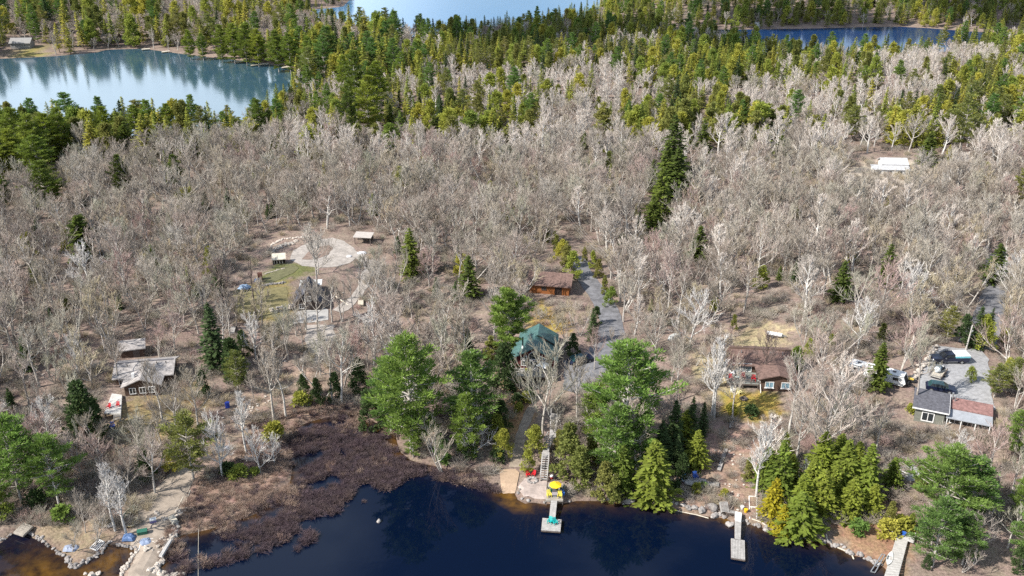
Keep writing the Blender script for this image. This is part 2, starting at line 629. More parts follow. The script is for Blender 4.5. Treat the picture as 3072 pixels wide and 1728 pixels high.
gme.materials.append(gm)
go = bpy.data.objects.new('ground', gme)
COL.objects.link(go)
tag(go, 'brown leaf littered forest floor and open banks between the lakes', kind='structure')

# ---------------------------------------------------------------- water
def water_mat(name, base, rough, bscale, bstr, amber=None, ior=1.333, stretch=(1, 1, 1)):
    m = bpy.data.materials.new(name)
    m.use_nodes = True
    nt = m.node_tree
    b = nt.nodes['Principled BSDF']
    b.inputs['Roughness'].default_value = rough
    b.inputs['IOR'].default_value = ior
    tc = nt.nodes.new('ShaderNodeTexCoord')
    mp = nt.nodes.new('ShaderNodeMapping')
    mp.inputs['Scale'].default_value = stretch
    nt.links.new(tc.outputs['Object'], mp.inputs['Vector'])
    n = nt.nodes.new('ShaderNodeTexNoise')
    n.inputs['Scale'].default_value = bscale
    n.inputs['Detail'].default_value = 3
    nt.links.new(mp.outputs[0], n.inputs['Vector'])
    bp = nt.nodes.new('ShaderNodeBump')
    bp.inputs['Strength'].default_value = bstr
    bp.inputs['Distance'].default_value = .05
    nt.links.new(n.outputs['Fac'], bp.inputs['Height'])
    nt.links.new(bp.outputs[0], b.inputs['Normal'])
    wn_ = nt.nodes.new('ShaderNodeTexNoise')          # calm and ruffled patches
    wn_.inputs['Scale'].default_value = .045
    wn_.inputs['Detail'].default_value = 4
    nt.links.new(mp.outputs[0], wn_.inputs['Vector'])
    wr_ = nt.nodes.new('ShaderNodeMapRange')
    wr_.inputs['From Min'].default_value, wr_.inputs['From Max'].default_value = .38, .62
    wr_.inputs['To Min'].default_value, wr_.inputs['To Max'].default_value = bstr * .25, bstr * 1.6
    nt.links.new(wn_.outputs['Fac'], wr_.inputs['Value'])
    nt.links.new(wr_.outputs[0], bp.inputs['Strength'])
    if amber:
        at = nt.nodes.new('ShaderNodeAttribute'); at.attribute_name = 'shallow'
        n2 = nt.nodes.new('ShaderNodeTexNoise')
        n2.inputs['Scale'].default_value = .55
        n2.inputs['Detail'].default_value = 5
        nt.links.new(tc.outputs['Object'], n2.inputs['Vector'])
        r = nt.nodes.new('ShaderNodeMapRange')
        r.inputs['From Min'].default_value, r.inputs['From Max'].default_value = .35, .62
        nt.links.new(n2.outputs['Fac'], r.inputs['Value'])
        bed = nt.nodes.new('ShaderNodeMix'); bed.data_type = 'RGBA'
        nt.links.new(r.outputs[0], bed.inputs[0])
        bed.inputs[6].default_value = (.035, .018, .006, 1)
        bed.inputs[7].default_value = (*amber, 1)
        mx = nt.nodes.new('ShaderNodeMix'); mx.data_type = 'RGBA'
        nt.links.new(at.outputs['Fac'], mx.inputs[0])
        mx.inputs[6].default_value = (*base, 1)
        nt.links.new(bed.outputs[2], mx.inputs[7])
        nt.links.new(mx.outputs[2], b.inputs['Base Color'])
    else:
        b.inputs['Base Color'].default_value = (*base, 1)
    return m
wn = water_mat('dark_lake_water', (.0009, .004, .016), .035, .9, .05, amber=(.17, .085, .012))
wl = water_mat('pale_lake_water', (.03, .075, .11), .10, .35, .22, ior=1.45, stretch=(1, 2.5, 1))
wt = water_mat('rippled_lake_water', (.06, .17, .33), .16, .5, .5, ior=1.45, stretch=(1, 3, 1))
wr = water_mat('blue_lake_water', (.008, .035, .12), .10, .5, .22, stretch=(1, 3, 1))
SHALLOW = [([(1505,1474),(1545,1474),(1556,1500),(1575,1520),(1540,1520),(1512,1500)], 1.0, 1.4), ([(2170,1553),(2200,1560),(2200,1575),(2165,1570)], .8, 1.0),
           ([(1120,1268),(1190,1300),(1205,1370),(1160,1350),(1110,1290)], .55, 4), ([(1060,1230),(1130,1262),(1100,1280)], .35, 3)]
for nm, poly, m, st, lab in (('lake', LAKES[0], wn, 1.5, 'dark navy lake water along the cottage docks'), ('cove', LAKES[1], wn, 1.5, 'shallow amber brown cove beside the gravel spit'),
                        ('lake_water', LAKES[2], wl, 0, 'pale sky reflecting lake ringed by evergreens'), ('lake_water', LAKES[3], wt, 0, 'rippled pale blue lake beyond the far trees'),
                        ('lake_water', LAKES[4], wr, 0, 'deep blue narrow lake under the shaded far woods')):
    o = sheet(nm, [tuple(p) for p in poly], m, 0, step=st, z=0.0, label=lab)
    if st:
        me = o.data
        co = np.empty(len(me.vertices) * 3)
        me.vertices.foreach_get('co', co)
        co = co.reshape(-1, 3)[:, :2]
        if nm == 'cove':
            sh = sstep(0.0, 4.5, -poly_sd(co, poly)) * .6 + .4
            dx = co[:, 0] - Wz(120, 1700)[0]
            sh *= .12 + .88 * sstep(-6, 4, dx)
        else:
            sh = .42 * np.exp(-np.maximum(0, -poly_sd(co, poly)) / 1.0)
            for pp, s, soft in SHALLOW:
                sh = np.maximum(sh, s * (1 - sstep(-soft * .3, soft, poly_sd(co, wp(pp)))))
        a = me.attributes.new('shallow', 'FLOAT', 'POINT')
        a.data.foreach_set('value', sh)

# ---------------------------------------------------------------- tracks, yards
GRAVEL = mat('grey_gravel', (.36, .36, .37), .95, 1.5, .3, bump=.3)
GRAVELP = mat('pale_gravel', (.42, .38, .345), .95, 1.2, .35, bump=.3)
ASPH = mat('driveway_gravel', (.21, .21, .225), .95, .8, .45, bump=.2)
PATHM = mat('worn_path', (.34, .28, .22), .95, 1.5, .35, bump=.2)
SAND = mat('beach_sand', (.43, .31, .215), .95, 2.5, .15)
SPIT = mat('packed_gravel_track', (.36, .30, .245), .95, .9, .3, bump=.3)
FLAG = mat('flagstones', (.46, .38, .34), .9, 1.1, .35, bump=.3)
sheet('driveway', ribbon([(1735,770,3.4),(1745,810,3.6),(1770,850,3.9),(1800,890,4.2),(1822,930,4.2),(1834,975,4),(1830,1030,5.5),(1800,1090,7)]), ASPH, .06, 1.2, .12, label='grey driveway curving down to the green roofed cottage')
sheet('driveway', Gp([(1690,1085),(1770,1055),(1838,1040),(1830,1090),(1800,1140),(1740,1180),(1690,1170)]).tolist(), ASPH, .075, 1.2, .2, label='grey gravel parking apron beside the green roofed cottage')
sheet('driveway', ribbon([(2990,740,4),(2988,800,4.2),(2986,850,4.5),(2978,900,4.5),(2960,960,5),(2930,1040,6)]), ASPH, .06, 1.2, .15, label='shaded driveway entering the yard of the grey house')
sheet('gravel_yard', Gp([(2815,1040),(2880,1046),(2945,1048),(2965,1080),(2968,1150),(2985,1230),(2960,1240),(2780,1180),(2745,1165),(2770,1110)]).tolist(), GRAVEL, .08, 1.2, .2, label='grey gravel yard with parked pickup and trailer')
OV = [(868,777),(882,752),(915,733),(955,720),(995,714),(1030,722),(1060,745),(1075,765),(1050,790),(1010,800),(960,804),(905,798)]
INNER = [(905,778),(925,757),(955,742),(985,736),(1000,745),(985,765),(950,780)]
sheet('gravel_loop', Gp(OV).tolist(), GRAVELP, .05, 1.2, .15, label='pale gravel turning loop behind the dark roofed cabin')
sheet('gravel_loop_island', Gp(INNER).tolist(), mat('island_litter', (.27, .20, .165), .95, 1.8, .4), .09, 1.2, .2)
sheet('gravel_loop', ribbon([(1030,755,3),(1080,770,2.6),(1108,800,2.2),(1092,850,2),(1060,900,2),(1010,935,2.4)]), GRAVELP, .065, 1.2, .3)
sheet('path', Gp([(884,938),(960,918),(985,930),(985,960),(935,968),(880,972)]).tolist(), mat('concrete', (.42, .41, .40), .9, .8, .15), .07, 1.2)
sheet('path', ribbon([(960,975,5),(960,1020,5),(950,1060,4.5),(915,1100,3)]), GRAVELP, .05, 1.2, .3, label='pale gravel track running down from the dark roofed cabin')
sheet('spit_track', ribbon([(560,1405,3.2),(530,1450,4),(498,1500,5.6),(475,1555,6.6),(455,1620,5.4),(452,1660,3.6),(440,1700,4.0),(425,1760,4)]), SPIT, .05, 1.0, .2, label='packed gravel track along the spit to the water')
sheet('path', ribbon([(1600,1215,1.4),(1575,1270,1.5),(1560,1320,1.5),(1553,1360,1.6),(1545,1402,1.7)]), PATHM, .05, .8, .1, label='worn footpath from the green roofed cottage to the beach')
sheet('beach', Gp([(1500,1411),(1545,1408),(1560,1420),(1556,1440),(1548,1462),(1543,1481),(1508,1480),(1503,1450)]).tolist(), SAND, .10, .8, .12, label='small tan sand beach at the end of the footpath')
sheet('patio', Gp([(1575,1436),(1640,1440),(1640,1478),(1640,1500),(1570,1490),(1556,1462)]).tolist(), FLAG, .08, .8, .1, label='rough stone patio with a fire pit by the lake')
sheet('patio', Gp([(2690,1405),(2735,1392),(2765,1412),(2755,1445),(2700,1440)]).tolist(), GRAVEL, .06, .8, .1, label='small grey gravel patio above the lower right dock')
sheet('lawn', Gp([(700,885),(760,868),(858,862),(868,920),(835,945),(790,955),(715,950)]).tolist(), mat('dry_lawn', (.235, .205, .10), .95, 1.3, .35), .05, 1.2, .3, label='dry olive lawn left of the dark roofed cabin')
sheet('lawn', Gp([(795,835),(830,805),(880,795),(900,805),(855,832),(800,852)]).tolist(), mat('green_lawn', (.17, .165, .085), .95, 1.3, .35), .055, 1.2, .3, label='small green lawn below the gravel loop')

# ---------------------------------------------------------------- clouds over the far woods and, thinner, over the western woods
def cloud(name, label, spots, alt, dens, seed):
    m = bpy.data.materials.new(name)
    m.use_nodes = True
    nt = m.node_tree
    b = nt.nodes['Principled BSDF']
    b.inputs['Base Color'].default_value = (.9, .9, .92, 1)
    b.inputs['Roughness'].default_value = 1
    b.inputs['Alpha'].default_value = dens
    k = MB()
    g = random.Random(seed)
    for x, y, rx, ry in spots:
        sx, sy = x + sdir.x / sdir.z * alt, y + sdir.y / sdir.z * alt
        n = int(6 + rx * ry / 700)
        for i in range(n):
            a, q = g.uniform(0, 6.28), math.sqrt(g.uniform(0, 1))
            r = g.uniform(.22, .42) * min(rx, ry)
            k.blob(sx + math.cos(a) * q * rx * .85, sy + math.sin(a) * q * ry * .85, alt + g.uniform(-.2, .5) * r, r * 1.3, r * 1.1, r * .55, seed=g.uniform(0, 90), sub=3)
    o = k.build(name, m, smooth=True)
    tag(o, label, kind='stuff')
    return o
cloud('cloud', 'white cumulus bank shading the far eastern woods', [(45, 465, 95, 48), (200, 555, 115, 45), (340, 570, 120, 50), (0, 500, 50, 50), (120, 440, 60, 30)], 620, .85, 3)
# ---------------------------------------------------------------- tree meshes
TWIG = ramp_random('bare_twigs', [(.44,.39,.325), (.30,.255,.215), (.48,.425,.365), (.38,.37,.285), (.27,.22,.19), (.50,.46,.405), (.43,.345,.30), (.40,.37,.305), (.33,.29,.25), (.46,.40,.31)], dark=.75)
TWIGR = ramp_random('budding_red_twigs', [(.43,.30,.27), (.40,.31,.275), (.46,.33,.30)], dark=.8)
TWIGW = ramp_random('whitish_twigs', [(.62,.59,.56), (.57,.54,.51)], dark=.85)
TWIGD = ramp_random('dark_twigs', [(.20,.15,.14), (.24,.19,.17)], dark=.8)
TWIGT = ramp_random('tan_twigs', [(.42,.35,.25), (.46,.40,.28)], dark=.8)
BARK = ramp_random('grey_bark', [(.50,.46,.41), (.38,.345,.31), (.55,.52,.48), (.34,.30,.27)], nscale=3)
BARKW = ramp_random('pale_bark', [(.62,.60,.57), (.56,.54,.51)], nscale=3)
BARKD = ramp_random('dark_bark', [(.10,.08,.07), (.14,.115,.10)], nscale=3)
NEEDLE = ramp_random('spruce_needles', [(.42,.43,.075), (.29,.36,.075), (.46,.44,.08), (.20,.28,.06), (.50,.46,.085), (.34,.37,.075)], nscale=.9, dark=.55, transl=.38)
NEEDLEP = ramp_random('pine_needles', [(.19,.30,.065), (.15,.26,.07), (.235,.32,.06), (.145,.24,.065)], nscale=.8, dark=.6, transl=.38)
NEEDLED = ramp_random('dark_needles', [(.06,.10,.035), (.075,.115,.04), (.07,.11,.045)], nscale=.9, dark=.6, transl=.3)
NEEDLEF = ramp_random('fir_needles', [(.17,.22,.04), (.11,.155,.035), (.20,.25,.045), (.13,.185,.04)], nscale=.9, dark=.55, transl=.38)
NEEDLEL = ramp_random('lakeside_fir_needles', [(.27,.33,.05), (.20,.27,.05), (.31,.35,.055), (.16,.225,.045)], nscale=.9, dark=.55, transl=.38)
NEEDLEY = ramp_random('yellow_needles', [(.42,.36,.03), (.38,.34,.03)], nscale=.9, dark=.6, transl=.38)
NEEDLEO = ramp_random('olive_needles', [(.27,.27,.075), (.22,.25,.07), (.30,.285,.085)], nscale=.9, dark=.6, transl=.38)

def segs_mesh(name, segs, m, n=3):
    """tapered prisms along segments (p, q, r0, r1)"""
    A = np.array([s[0] for s in segs]); B = np.array([s[1] for s in segs])
    r0 = np.array([s[2] for s in segs]); r1 = np.array([s[3] for s in segs])
    d = B - A
    d /= np.linalg.norm(d, axis=1, keepdims=True) + 1e-9
    ref = np.where(np.abs(d[:, 2:3]) < .9, np.array([[0, 0, 1.0]]), np.array([[1.0, 0, 0]]))
    a = np.cross(d, ref); a /= np.linalg.norm(a, axis=1, keepdims=True)
    b = np.cross(d, a)
    V = []
    for c, r in ((A, r0), (B, r1)):
        for i in range(n):
            t = 2 * PI * i / n
            V.append(c + (a * math.cos(t) + b * math.sin(t)) * r[:, None])
    V = np.stack(V, 1).reshape(-1, 3)
    base = np.arange(len(segs))[:, None] * 2 * n
    Fq = np.concatenate([base + np.array([[i, (i + 1) % n, n + (i + 1) % n, n + i]]) for i in range(n)])
    return np_mesh(name, V, Fq, m)

def np_mesh(name, V, Fq, m):
    me = bpy.data.meshes.new(name)
    me.vertices.add(len(V))
    me.vertices.foreach_set('co', np.asarray(V, float).ravel())
    me.loops.add(Fq.size)
    me.loops.foreach_set('vertex_index', Fq.astype(np.int32).ravel())
    me.polygons.add(len(Fq))
    me.polygons.foreach_set('loop_start', np.arange(0, Fq.size, Fq.shape[1]))
    me.update()
    me.validate()
    me.materials.append(m)
    return me

def unit(v):
    return v / (np.linalg.norm(v) + 1e-9)

def bare(seed, H=11.0, Wd=7.0, fork=.3, limbs=11, thick=1.0, k2=2, k3=2, k4=0, vase=.5, stems=1, lean=0.0):
    """a leafless hardwood: (trunk segments, crown segments)"""
    g = np.random.default_rng(seed)
    up = np.array([0, 0, 1.0])
    T, Cc = [], []
    def limb(p, d, L, r, lev):
        ns = (0, 5, 3, 2, 1)[lev]
        out = T if lev == 1 else Cc
        for i in range(ns):
            d = unit(d + g.normal(0, .09 + .03 * lev, 3) + up * (.17 if lev == 1 else .12) * vase * 2)
            q = p + d * L / ns
            ra, rb = r * (1 - .62 * i / ns), r * (1 - .62 * (i + 1) / ns)
            out.append((p, q, ra, rb))
            if lev < 4 and (i > 0 or lev > 1):
                for _ in range((k2, k3, k4)[lev - 1]):
                    ax = unit(g.normal(0, 1, 3))
                    s = unit(np.cross(d, ax))
                    an = g.uniform(.32, .72)
                    nd = unit(d * math.cos(an) + s * math.sin(an) + up * .15)
                    t = g.uniform(.2, 1)
                    limb(p + (q - p) * t, nd, L * (.62, .6, .6)[lev - 1] * g.uniform(.7, 1.15) * (1 - .35 * i / ns), max(rb * .6, (.03, .026, .02)[lev - 1] * thick), lev + 1)
            p = q
    for s_ in range(stems):
        p = np.array([0, 0, -.3]) + (np.append(g.normal(0, .06, 2), 0) if stems > 1 else 0)
        d = unit(np.array([g.normal(0, .05) + lean, g.normal(0, .05), 1.0]) + (np.append(g.normal(0, .25, 2), 0) if stems > 1 else 0))
        ns = 9
        hh = H * .86 * (g.uniform(.8, 1) if s_ else 1)
        r = .0165 * H * thick * (1 if stems == 1 else .7)
        pts = [p]
        for i in range(ns):
            d = unit(d + g.normal(0, .045, 3) + up * .05)
            q = pts[-1] + d * hh / ns
            T.append((pts[-1], q, r * (1 - .8 * i / ns), r * (1 - .8 * (i + 1) / ns)))
            pts.append(q)
        n_l = max(4, int(limbs / stems))
        for j in range(n_l):
            f = fork + (1 - fork) * (j + g.uniform(0, .8)) / n_l
            f = min(f, .99)
            i = min(int(f * ns), ns - 1)
            p0 = pts[i] + (pts[i + 1] - pts[i]) * (f * ns - i)
            az = j * 2.4 + g.uniform(-.5, .5)
            el = R(22 + 42 * (f - fork) / (1 - fork) + 14 * (vase - .4) + g.uniform(-10, 10))
            dd = np.array([math.cos(az) * math.cos(el), math.sin(az) * math.cos(el), math.sin(el)])
            L = Wd * .62 * (1.12 - .62 * (f - fork) / (1 - fork)) * g.uniform(.75, 1.15)
            limb(p0, dd, L, .0072 * H * thick * (1.15 - .5 * f), 1)
    return T, Cc

def leaf_faces(C, D, S, g, wide=.5, flat=0.0):
    """one kite per point: C centres, D directions, S sizes"""
    n = len(C)
    D = D / (np.linalg.norm(D, axis=1, keepdims=True) + 1e-9)
    rv = g.normal(0, 1, (n, 3)) * (1 - flat * .75) + np.array([0, 0, 1.6 * flat])      # fronds lie level
    a = np.cross(D, rv); a /= np.linalg.norm(a, axis=1, keepdims=True) + 1e-9
    S = S[:, None]
    V = np.stack([C - D * S * .5, C + a * S * wide * .5, C + D * S * .6, C - a * S * wide * .5], 1).reshape(-1, 3)
    return V, np.arange(4 * n).reshape(n, 4)

def spruce(seed, H=12.0, Rr=2.2, dens=1.0, low=.06, droop=.25, full=.85):
    g = np.random.default_rng(seed)
    T = [(np.array([0, 0, -.3]), np.array([0, 0, H * .5]), .011 * H, .006 * H), (np.array([0, 0, H * .5]), np.array([0, 0, H]), .006 * H, .01)]
    C, D, S = [], [], []
    z = low * H
    while z < H * .985:
        f = z / H
        prof = (1 - f) ** full
        nb = max(4, int(round(g.uniform(6, 8) * dens)))
        a0 = g.uniform(0, 6.3)
        for j in range(nb):
            if g.uniform() < .07:
                continue
            az = a0 + 2 * PI * j / nb + g.normal(0, .18)
            L = (Rr * prof * g.uniform(.5, 1.28) + .18) * (1 if f > .18 else .75 + f)
            o = np.array([math.cos(az), math.sin(az), 0])
            t = np.array([-o[1], o[0], 0])
            zz = z + g.normal(0, .12)
            T.append((np.array([0, 0, zz]), o * L * .8 + np.array([0, 0, zz - droop * L * .6]), .012 + .006 * L, .008))
            n = max(3, int(L / .17 * dens))
            for i in range(n):
                u = (i + g.uniform(0, 1)) / n
                if u < .12:
                    continue
                wid = .42 * (1.1 - u) * min(L, 2.2) * .6 + .08
                s = g.uniform(-1, 1)
                p = o * L * u + t * s * wid + np.array([0, 0, zz - droop * L * u * (1.25 - .55 * u) - .1 * abs(s) + g.normal(0, .05)])
                C.append(p)
                D.append(o * .8 + t * s * .9 + np.array([0, 0, g.normal(.05, .25)]))
                S.append(g.uniform(.42, .74) * (.7 + .3 * min(1, L)))
        z += (.34 + .16 * (1 - f)) / max(.8, dens) * g.uniform(.8, 1.2) * min(1.2, H / 11)
    for _ in range(6):
        C.append(np.array([0, 0, H * g.uniform(.96, 1.0)])); D.append(g.normal(0, .3, 3) + np.array([0, 0, 1])); S.append(.4)
    return T, leaf_faces(np.array(C), np.array(D), np.array(S), g, .62, .8)

def pine(seed, H=17.0, Rr=4.2, bare_to=.28, dens=1.0, whorl=1.15):
    g = np.random.default_rng(seed)
    up = np.array([0, 0, 1.0])
    T = []
    p = np.array([0, 0, -.3]); r = .0125 * H
    pts = [p]
    for i in range(8):
        q = np.array([g.normal(0, .06) * i ** .5, g.normal(0, .06) * i ** .5, H * .985 * (i + 1) / 8])
        T.append((pts[-1], q, r * (1 - .105 * i), r * (1 - .105 * (i + 1))))
        pts.append(q)
    C, D, S = [], [], []
    z = bare_to * H
    while z < H * .97:
        f = (z / H - bare_to) / (1 - bare_to)
        prof = (.62 + 1.25 * f) if f < .3 else (1.0 * (1 - ((f - .3) / .7) ** 1.5) + .12)
        nb = int(g.integers(5, 8))
        a0 = g.uniform(0, 6.3)
        for j in range(nb):
            az = a0 + 2 * PI * j / nb + g.normal(0, .3)
            L = Rr * prof * g.uniform(.55, 1.2)
            if f < .15 and g.uniform() < .4:
                L *= .5
            el = R(g.uniform(-6, 16) + 34 * f)
            o = np.array([math.cos(az) * math.cos(el), math.sin(az) * math.cos(el), math.sin(el)])
            t = np.array([-math.sin(az), math.cos(az), 0])
            k = min(int(z / H * 8), 7)
            st = pts[k] + (pts[k + 1] - pts[k]) * (z / H * 8 - k) if k < 8 else pts[-1]
            mid = st + o * L * .55
            end = mid + unit(o + up * .28) * L * .45
            T.append((st, mid, .018 * L + .012, .012 * L + .01)); T.append((mid, end, .012 * L + .01, .012))
            # plumes along the limb
            nc = max(2, int(L / .62))
            for c in range(nc):
                u = .32 + .68 * (c + g.uniform(0, 1)) / nc
                pc = st + (mid - st) * (u / .55) if u < .55 else mid + (end - mid) * ((u - .55) / .45)
                side = g.normal(0, .42) * (1.25 - u) * min(1, L / 3) * 1.5
                pc = pc + t * side + up * g.normal(.08, .12)
                rad = g.uniform(.42, .8) * (.75 + .25 * min(1, L / 3))
                n = int(30 * dens * (rad / .6) ** 1.3)
                q = g.normal(0, 1, (n, 3)); q /= np.linalg.norm(q, axis=1, keepdims=True)
                q *= (g.uniform(.3, 1, (n, 1)))
                q *= np.array([1.25, 1.25, .34]) * rad
                for qq in q:
                    C.append(pc + qq)
                    D.append(qq / rad + up * .55 + o * .5 + g.normal(0, .25, 3))
                    S.append(g.uniform(.32, .6))
        z += whorl * g.uniform(.7, 1.3) * (1.15 - .5 * f)
    return T, leaf_faces(np.array(C), np.array(D), np.array(S), g, .30, .5)

def bushy(seed, H=8.0, Rr=2.4, n=2400, low=.1, pw=.6):
    """cedar, hemlock or yew-like: a dense ragged cone"""
    g = np.random.default_rng(seed)
    T = [(np.array([0, 0, -.3]), np.array([0, 0, H * .8]), .014 * H, .02)]
    lobes = []
    for i in range(int(26 + H * 2)):
        f = g.uniform(low, 1) ** .9
        az = g.uniform(0, 6.3)
        rr = Rr * (1 - f) ** pw * g.uniform(.55, 1.05)
        lobes.append((np.array([math.cos(az) * rr, math.sin(az) * rr, f * H * .93]), g.uniform(.5, .95) * Rr * .36 + .12))
        if i % 3 == 0:
            T.append((np.array([0, 0, max(0, f * H * .9 - .3)]), lobes[-1][0], .03, .012))
    k = g.integers(0, len(lobes), n)
    cen = np.array([lobes[i][0] for i in k]); rad = np.array([lobes[i][1] for i in k])
    q = g.normal(0, 1, (n, 3)); q /= np.linalg.norm(q, axis=1, keepdims=True)
    q *= g.uniform(.55, 1.05, (n, 1)) * np.array([1, 1, .8])
    C = cen + q * rad[:, None]
    C[:, 2] = np.maximum(C[:, 2], .05)
    D = q + np.array([0, 0, .35]) + g.normal(0, .3, (n, 3)) + cen * np.array([.25, .25, 0]) / Rr
    return T, leaf_faces(C, D, g.uniform(.24, .5, n), g, .55, .35)

class Kind:
    """a tree or shrub model: the meshes of its trunk and its crown, its own height"""
    def __init__(s, H, trunk, crown):
        s.H, s.trunk, s.crown = H, trunk, crown

def K_bare(seed, twig, bark, H=11, **k):
    T, Cc = bare(seed, H, **k)
    return Kind(H, segs_mesh('trunk', T, bark, 5), segs_mesh('crown', Cc, twig, 3))
def K_leaf(res, H, needle, bark, n=5):
    T, (V, Fq) = res
    return Kind(H, segs_mesh('trunk', T, bark, n), np_mesh('crown', V, Fq, needle))

BARES = [K_bare(100 + i, TWIG, BARK, H=h, Wd=wd, fork=fk, limbs=li, vase=va, stems=st) for i, (h, wd, fk, li, va, st) in enumerate([
    (11, 6.4, .38, 11, .55, 1), (12, 6.0, .48, 10, .65, 1), (10, 7.2, .30, 12, .45, 1), (11, 5.4, .40, 11, .8, 2), (12, 5.0, .45, 11, .7, 1), (9.5, 6.4, .20, 12, .5, 2), (11, 6.8, .28, 13, .6, 3), (12.5, 5.6, .5, 11, .55, 1), (10, 7.6, .18, 14, .35, 1), (12, 4.2, .42, 9, .9, 3), (9, 5.2, .3, 10, .65, 2), (11.5, 6.6, .38, 9, .45, 1)])]
BARES_R = [K_bare(120 + i, TWIGR, BARK, H=9.5, Wd=6.6, fork=.25, limbs=13, vase=.6, stems=s) for i, s in enumerate((1, 2))]
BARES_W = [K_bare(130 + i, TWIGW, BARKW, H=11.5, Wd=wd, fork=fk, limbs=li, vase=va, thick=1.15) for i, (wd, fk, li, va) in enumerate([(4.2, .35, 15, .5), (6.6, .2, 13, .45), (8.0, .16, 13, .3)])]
BARES_D = [K_bare(140, TWIGD, BARKD, H=9, Wd=6.5, fork=.32, limbs=12, vase=.55), K_bare(141, TWIGD, BARKD, H=12, Wd=2.5, fork=.5, limbs=6, vase=.8, k3=1)]
BARES_T = [K_bare(150 + i, TWIGT, BARK, H=10, Wd=5.5, fork=.2, limbs=12, vase=.6, stems=2) for i in range(2)]
SPRUCES = [K_leaf(spruce(200 + i, 12, r_, 1.0, lo, dr), 12, NEEDLE, BARKD) for i, (r_, lo, dr) in enumerate([(2.8, .06, .25), (2.4, .1, .3), (3.2, .05, .2), (2.1, .16, .28), (2.9, .08, .22)])]
SPRUCES_F = [K_leaf(spruce(240 + i, 12, r_, 1.15, lo, dr), 12, NEEDLEF, BARKD) for i, (r_, lo, dr) in enumerate([(2.8, .05, .25), (2.4, .08, .3), (3.1, .04, .2), (2.2, .12, .28)])]
SPRUCES_L = [K_leaf(spruce(250 + i, 12, r_, 1.15, lo, dr), 12, NEEDLEL, BARKD) for i, (r_, lo, dr) in enumerate([(2.8, .05, .25), (2.3, .08, .32), (3.2, .03, .18), (2.5, .1, .25)])]
SPRUCES_D = [K_leaf(spruce(220 + i, 12, 2.5, 1.1, .05, .25), 12, NEEDLED, BARKD) for i in range(2)]
SPRUCES_Y = [K_leaf(spruce(230, 8, 2.3, 1.15, .04, .15), 8, NEEDLEY, BARKD)]
PINES = [K_leaf(pine(300 + i, 17, r_, b_, 1.15, 1.15), 17, NEEDLEP, BARK) for i, (r_, b_) in enumerate([(4.3, .2), (3.9, .16), (4.8, .22), (3.5, .1)])]
PINE_HIGH = [K_leaf(pine(320, 17, 4.6, .42, 1.5, .85), 17, NEEDLEP, BARK)]
PINES_O = [K_leaf(pine(310 + i, 13, 3.2, .2, .9), 13, NEEDLEO, BARK) for i in range(2)]
PINES_D = [K_leaf(pine(340 + i, 15, 4.4, .15, 1.3, .9), 15, NEEDLEF, BARK) for i in range(2)]
PINES_L = [K_leaf(pine(350 + i, 14, 3.4, .12, 1.2, .95), 14, NEEDLEL, BARK) for i in range(2)]
BUSHY = [K_leaf(bushy(400 + i, 8, r_, 2800, .08, p_), 8, NEEDLEO if i % 2 else NEEDLE, BARKD) for i, (r_, p_) in enumerate([(2.3, .6), (2.0, .75), (2.6, .5), (1.7, .6)])]
BUSHY_D = [K_leaf(bushy(410 + i, 8, 2.2, 2800, .06, .6), 8, NEEDLED, BARKD) for i in range(2)]
SHRUBS = [K_leaf(bushy(420 + i, 2.4, 1.15, 620, .1, .45), 2.4, m_, BARKD) for i, m_ in enumerate((NEEDLED, NEEDLE, NEEDLEP))]

# low level models for the far woods
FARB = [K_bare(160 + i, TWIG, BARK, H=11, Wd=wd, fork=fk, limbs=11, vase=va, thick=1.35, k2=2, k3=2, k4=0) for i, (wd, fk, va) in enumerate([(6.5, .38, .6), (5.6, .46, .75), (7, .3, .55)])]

PALET = ramp_random('sunlit_pale_twigs', [(.60,.53,.47), (.54,.48,.43), (.64,.58,.52)], dark=.85)  # pale twig colour that paints in the strong sunlight of the far strip
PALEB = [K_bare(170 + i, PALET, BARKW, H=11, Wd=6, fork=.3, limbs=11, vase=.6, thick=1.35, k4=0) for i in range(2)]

PLANTS = []        # every single plant: (root object, kind word, pixel of its foot)
TAKEN = []         # feet of the plants placed one by one

def plant(kind, model, foot, H, cat='tree', wide=1.0, rz=None, look=''):
    s = H / model.H
    o = thing(kind, None, cat, foot, rnd.uniform(0, 6.28) if rz is None else rz)
    o.scale = (s * wide, s * wide, s)
    put('trunk', model.trunk, o)
    put('crown', model.crown, o)
    u, v = pix(*foot)
    PLANTS.append((o, kind, u, v, H, look))
    TAKEN.append((foot.x, foot.y, 1.2 + .12 * H * (1.4 if cat == 'tree' else .6)))
    return o

O = 3072 / 2576.0          # overview pixels to photo pixels
def at(models, lst, kind, cat='tree', look='', wide=1.0):
    """(u, foot row, top row[, model number[, width]]) in overview pixels"""
    for i, a in enumerate(lst):
        sink = 0
        if kind in ('spruce_tree', 'pine_tree') and a[1] < 760:
            sink = 0 if a[1] < 300 else 16 if a[1] > 430 else 12      # the foot is hidden by the trees in front
        u, vb, vt = a[0] * O, (a[1] + sink) * O, a[2] * O
        foot = G(u, vb)
        if sink:                                     # a gap in the hardwoods before it
            for dy in (3.5, 7, 10.5, 14):
                TAKEN.append((foot.x * (1 - dy / foot.y), foot.y - dy, 2.9))
        H = max(.8, tree_height(foot, vt))
        ms_ = SPRUCES_L if models is SPRUCES_F and a[1] > 1085 and a[0] > 1500 else models
        mdl = ms_[(a[3] if len(a) > 3 else i) % len(ms_)]
        plant(kind, mdl, foot, H, cat, (a[4] if len(a) > 4 else 1.0) * wide * rnd.uniform(.85, 1.15), look=look)

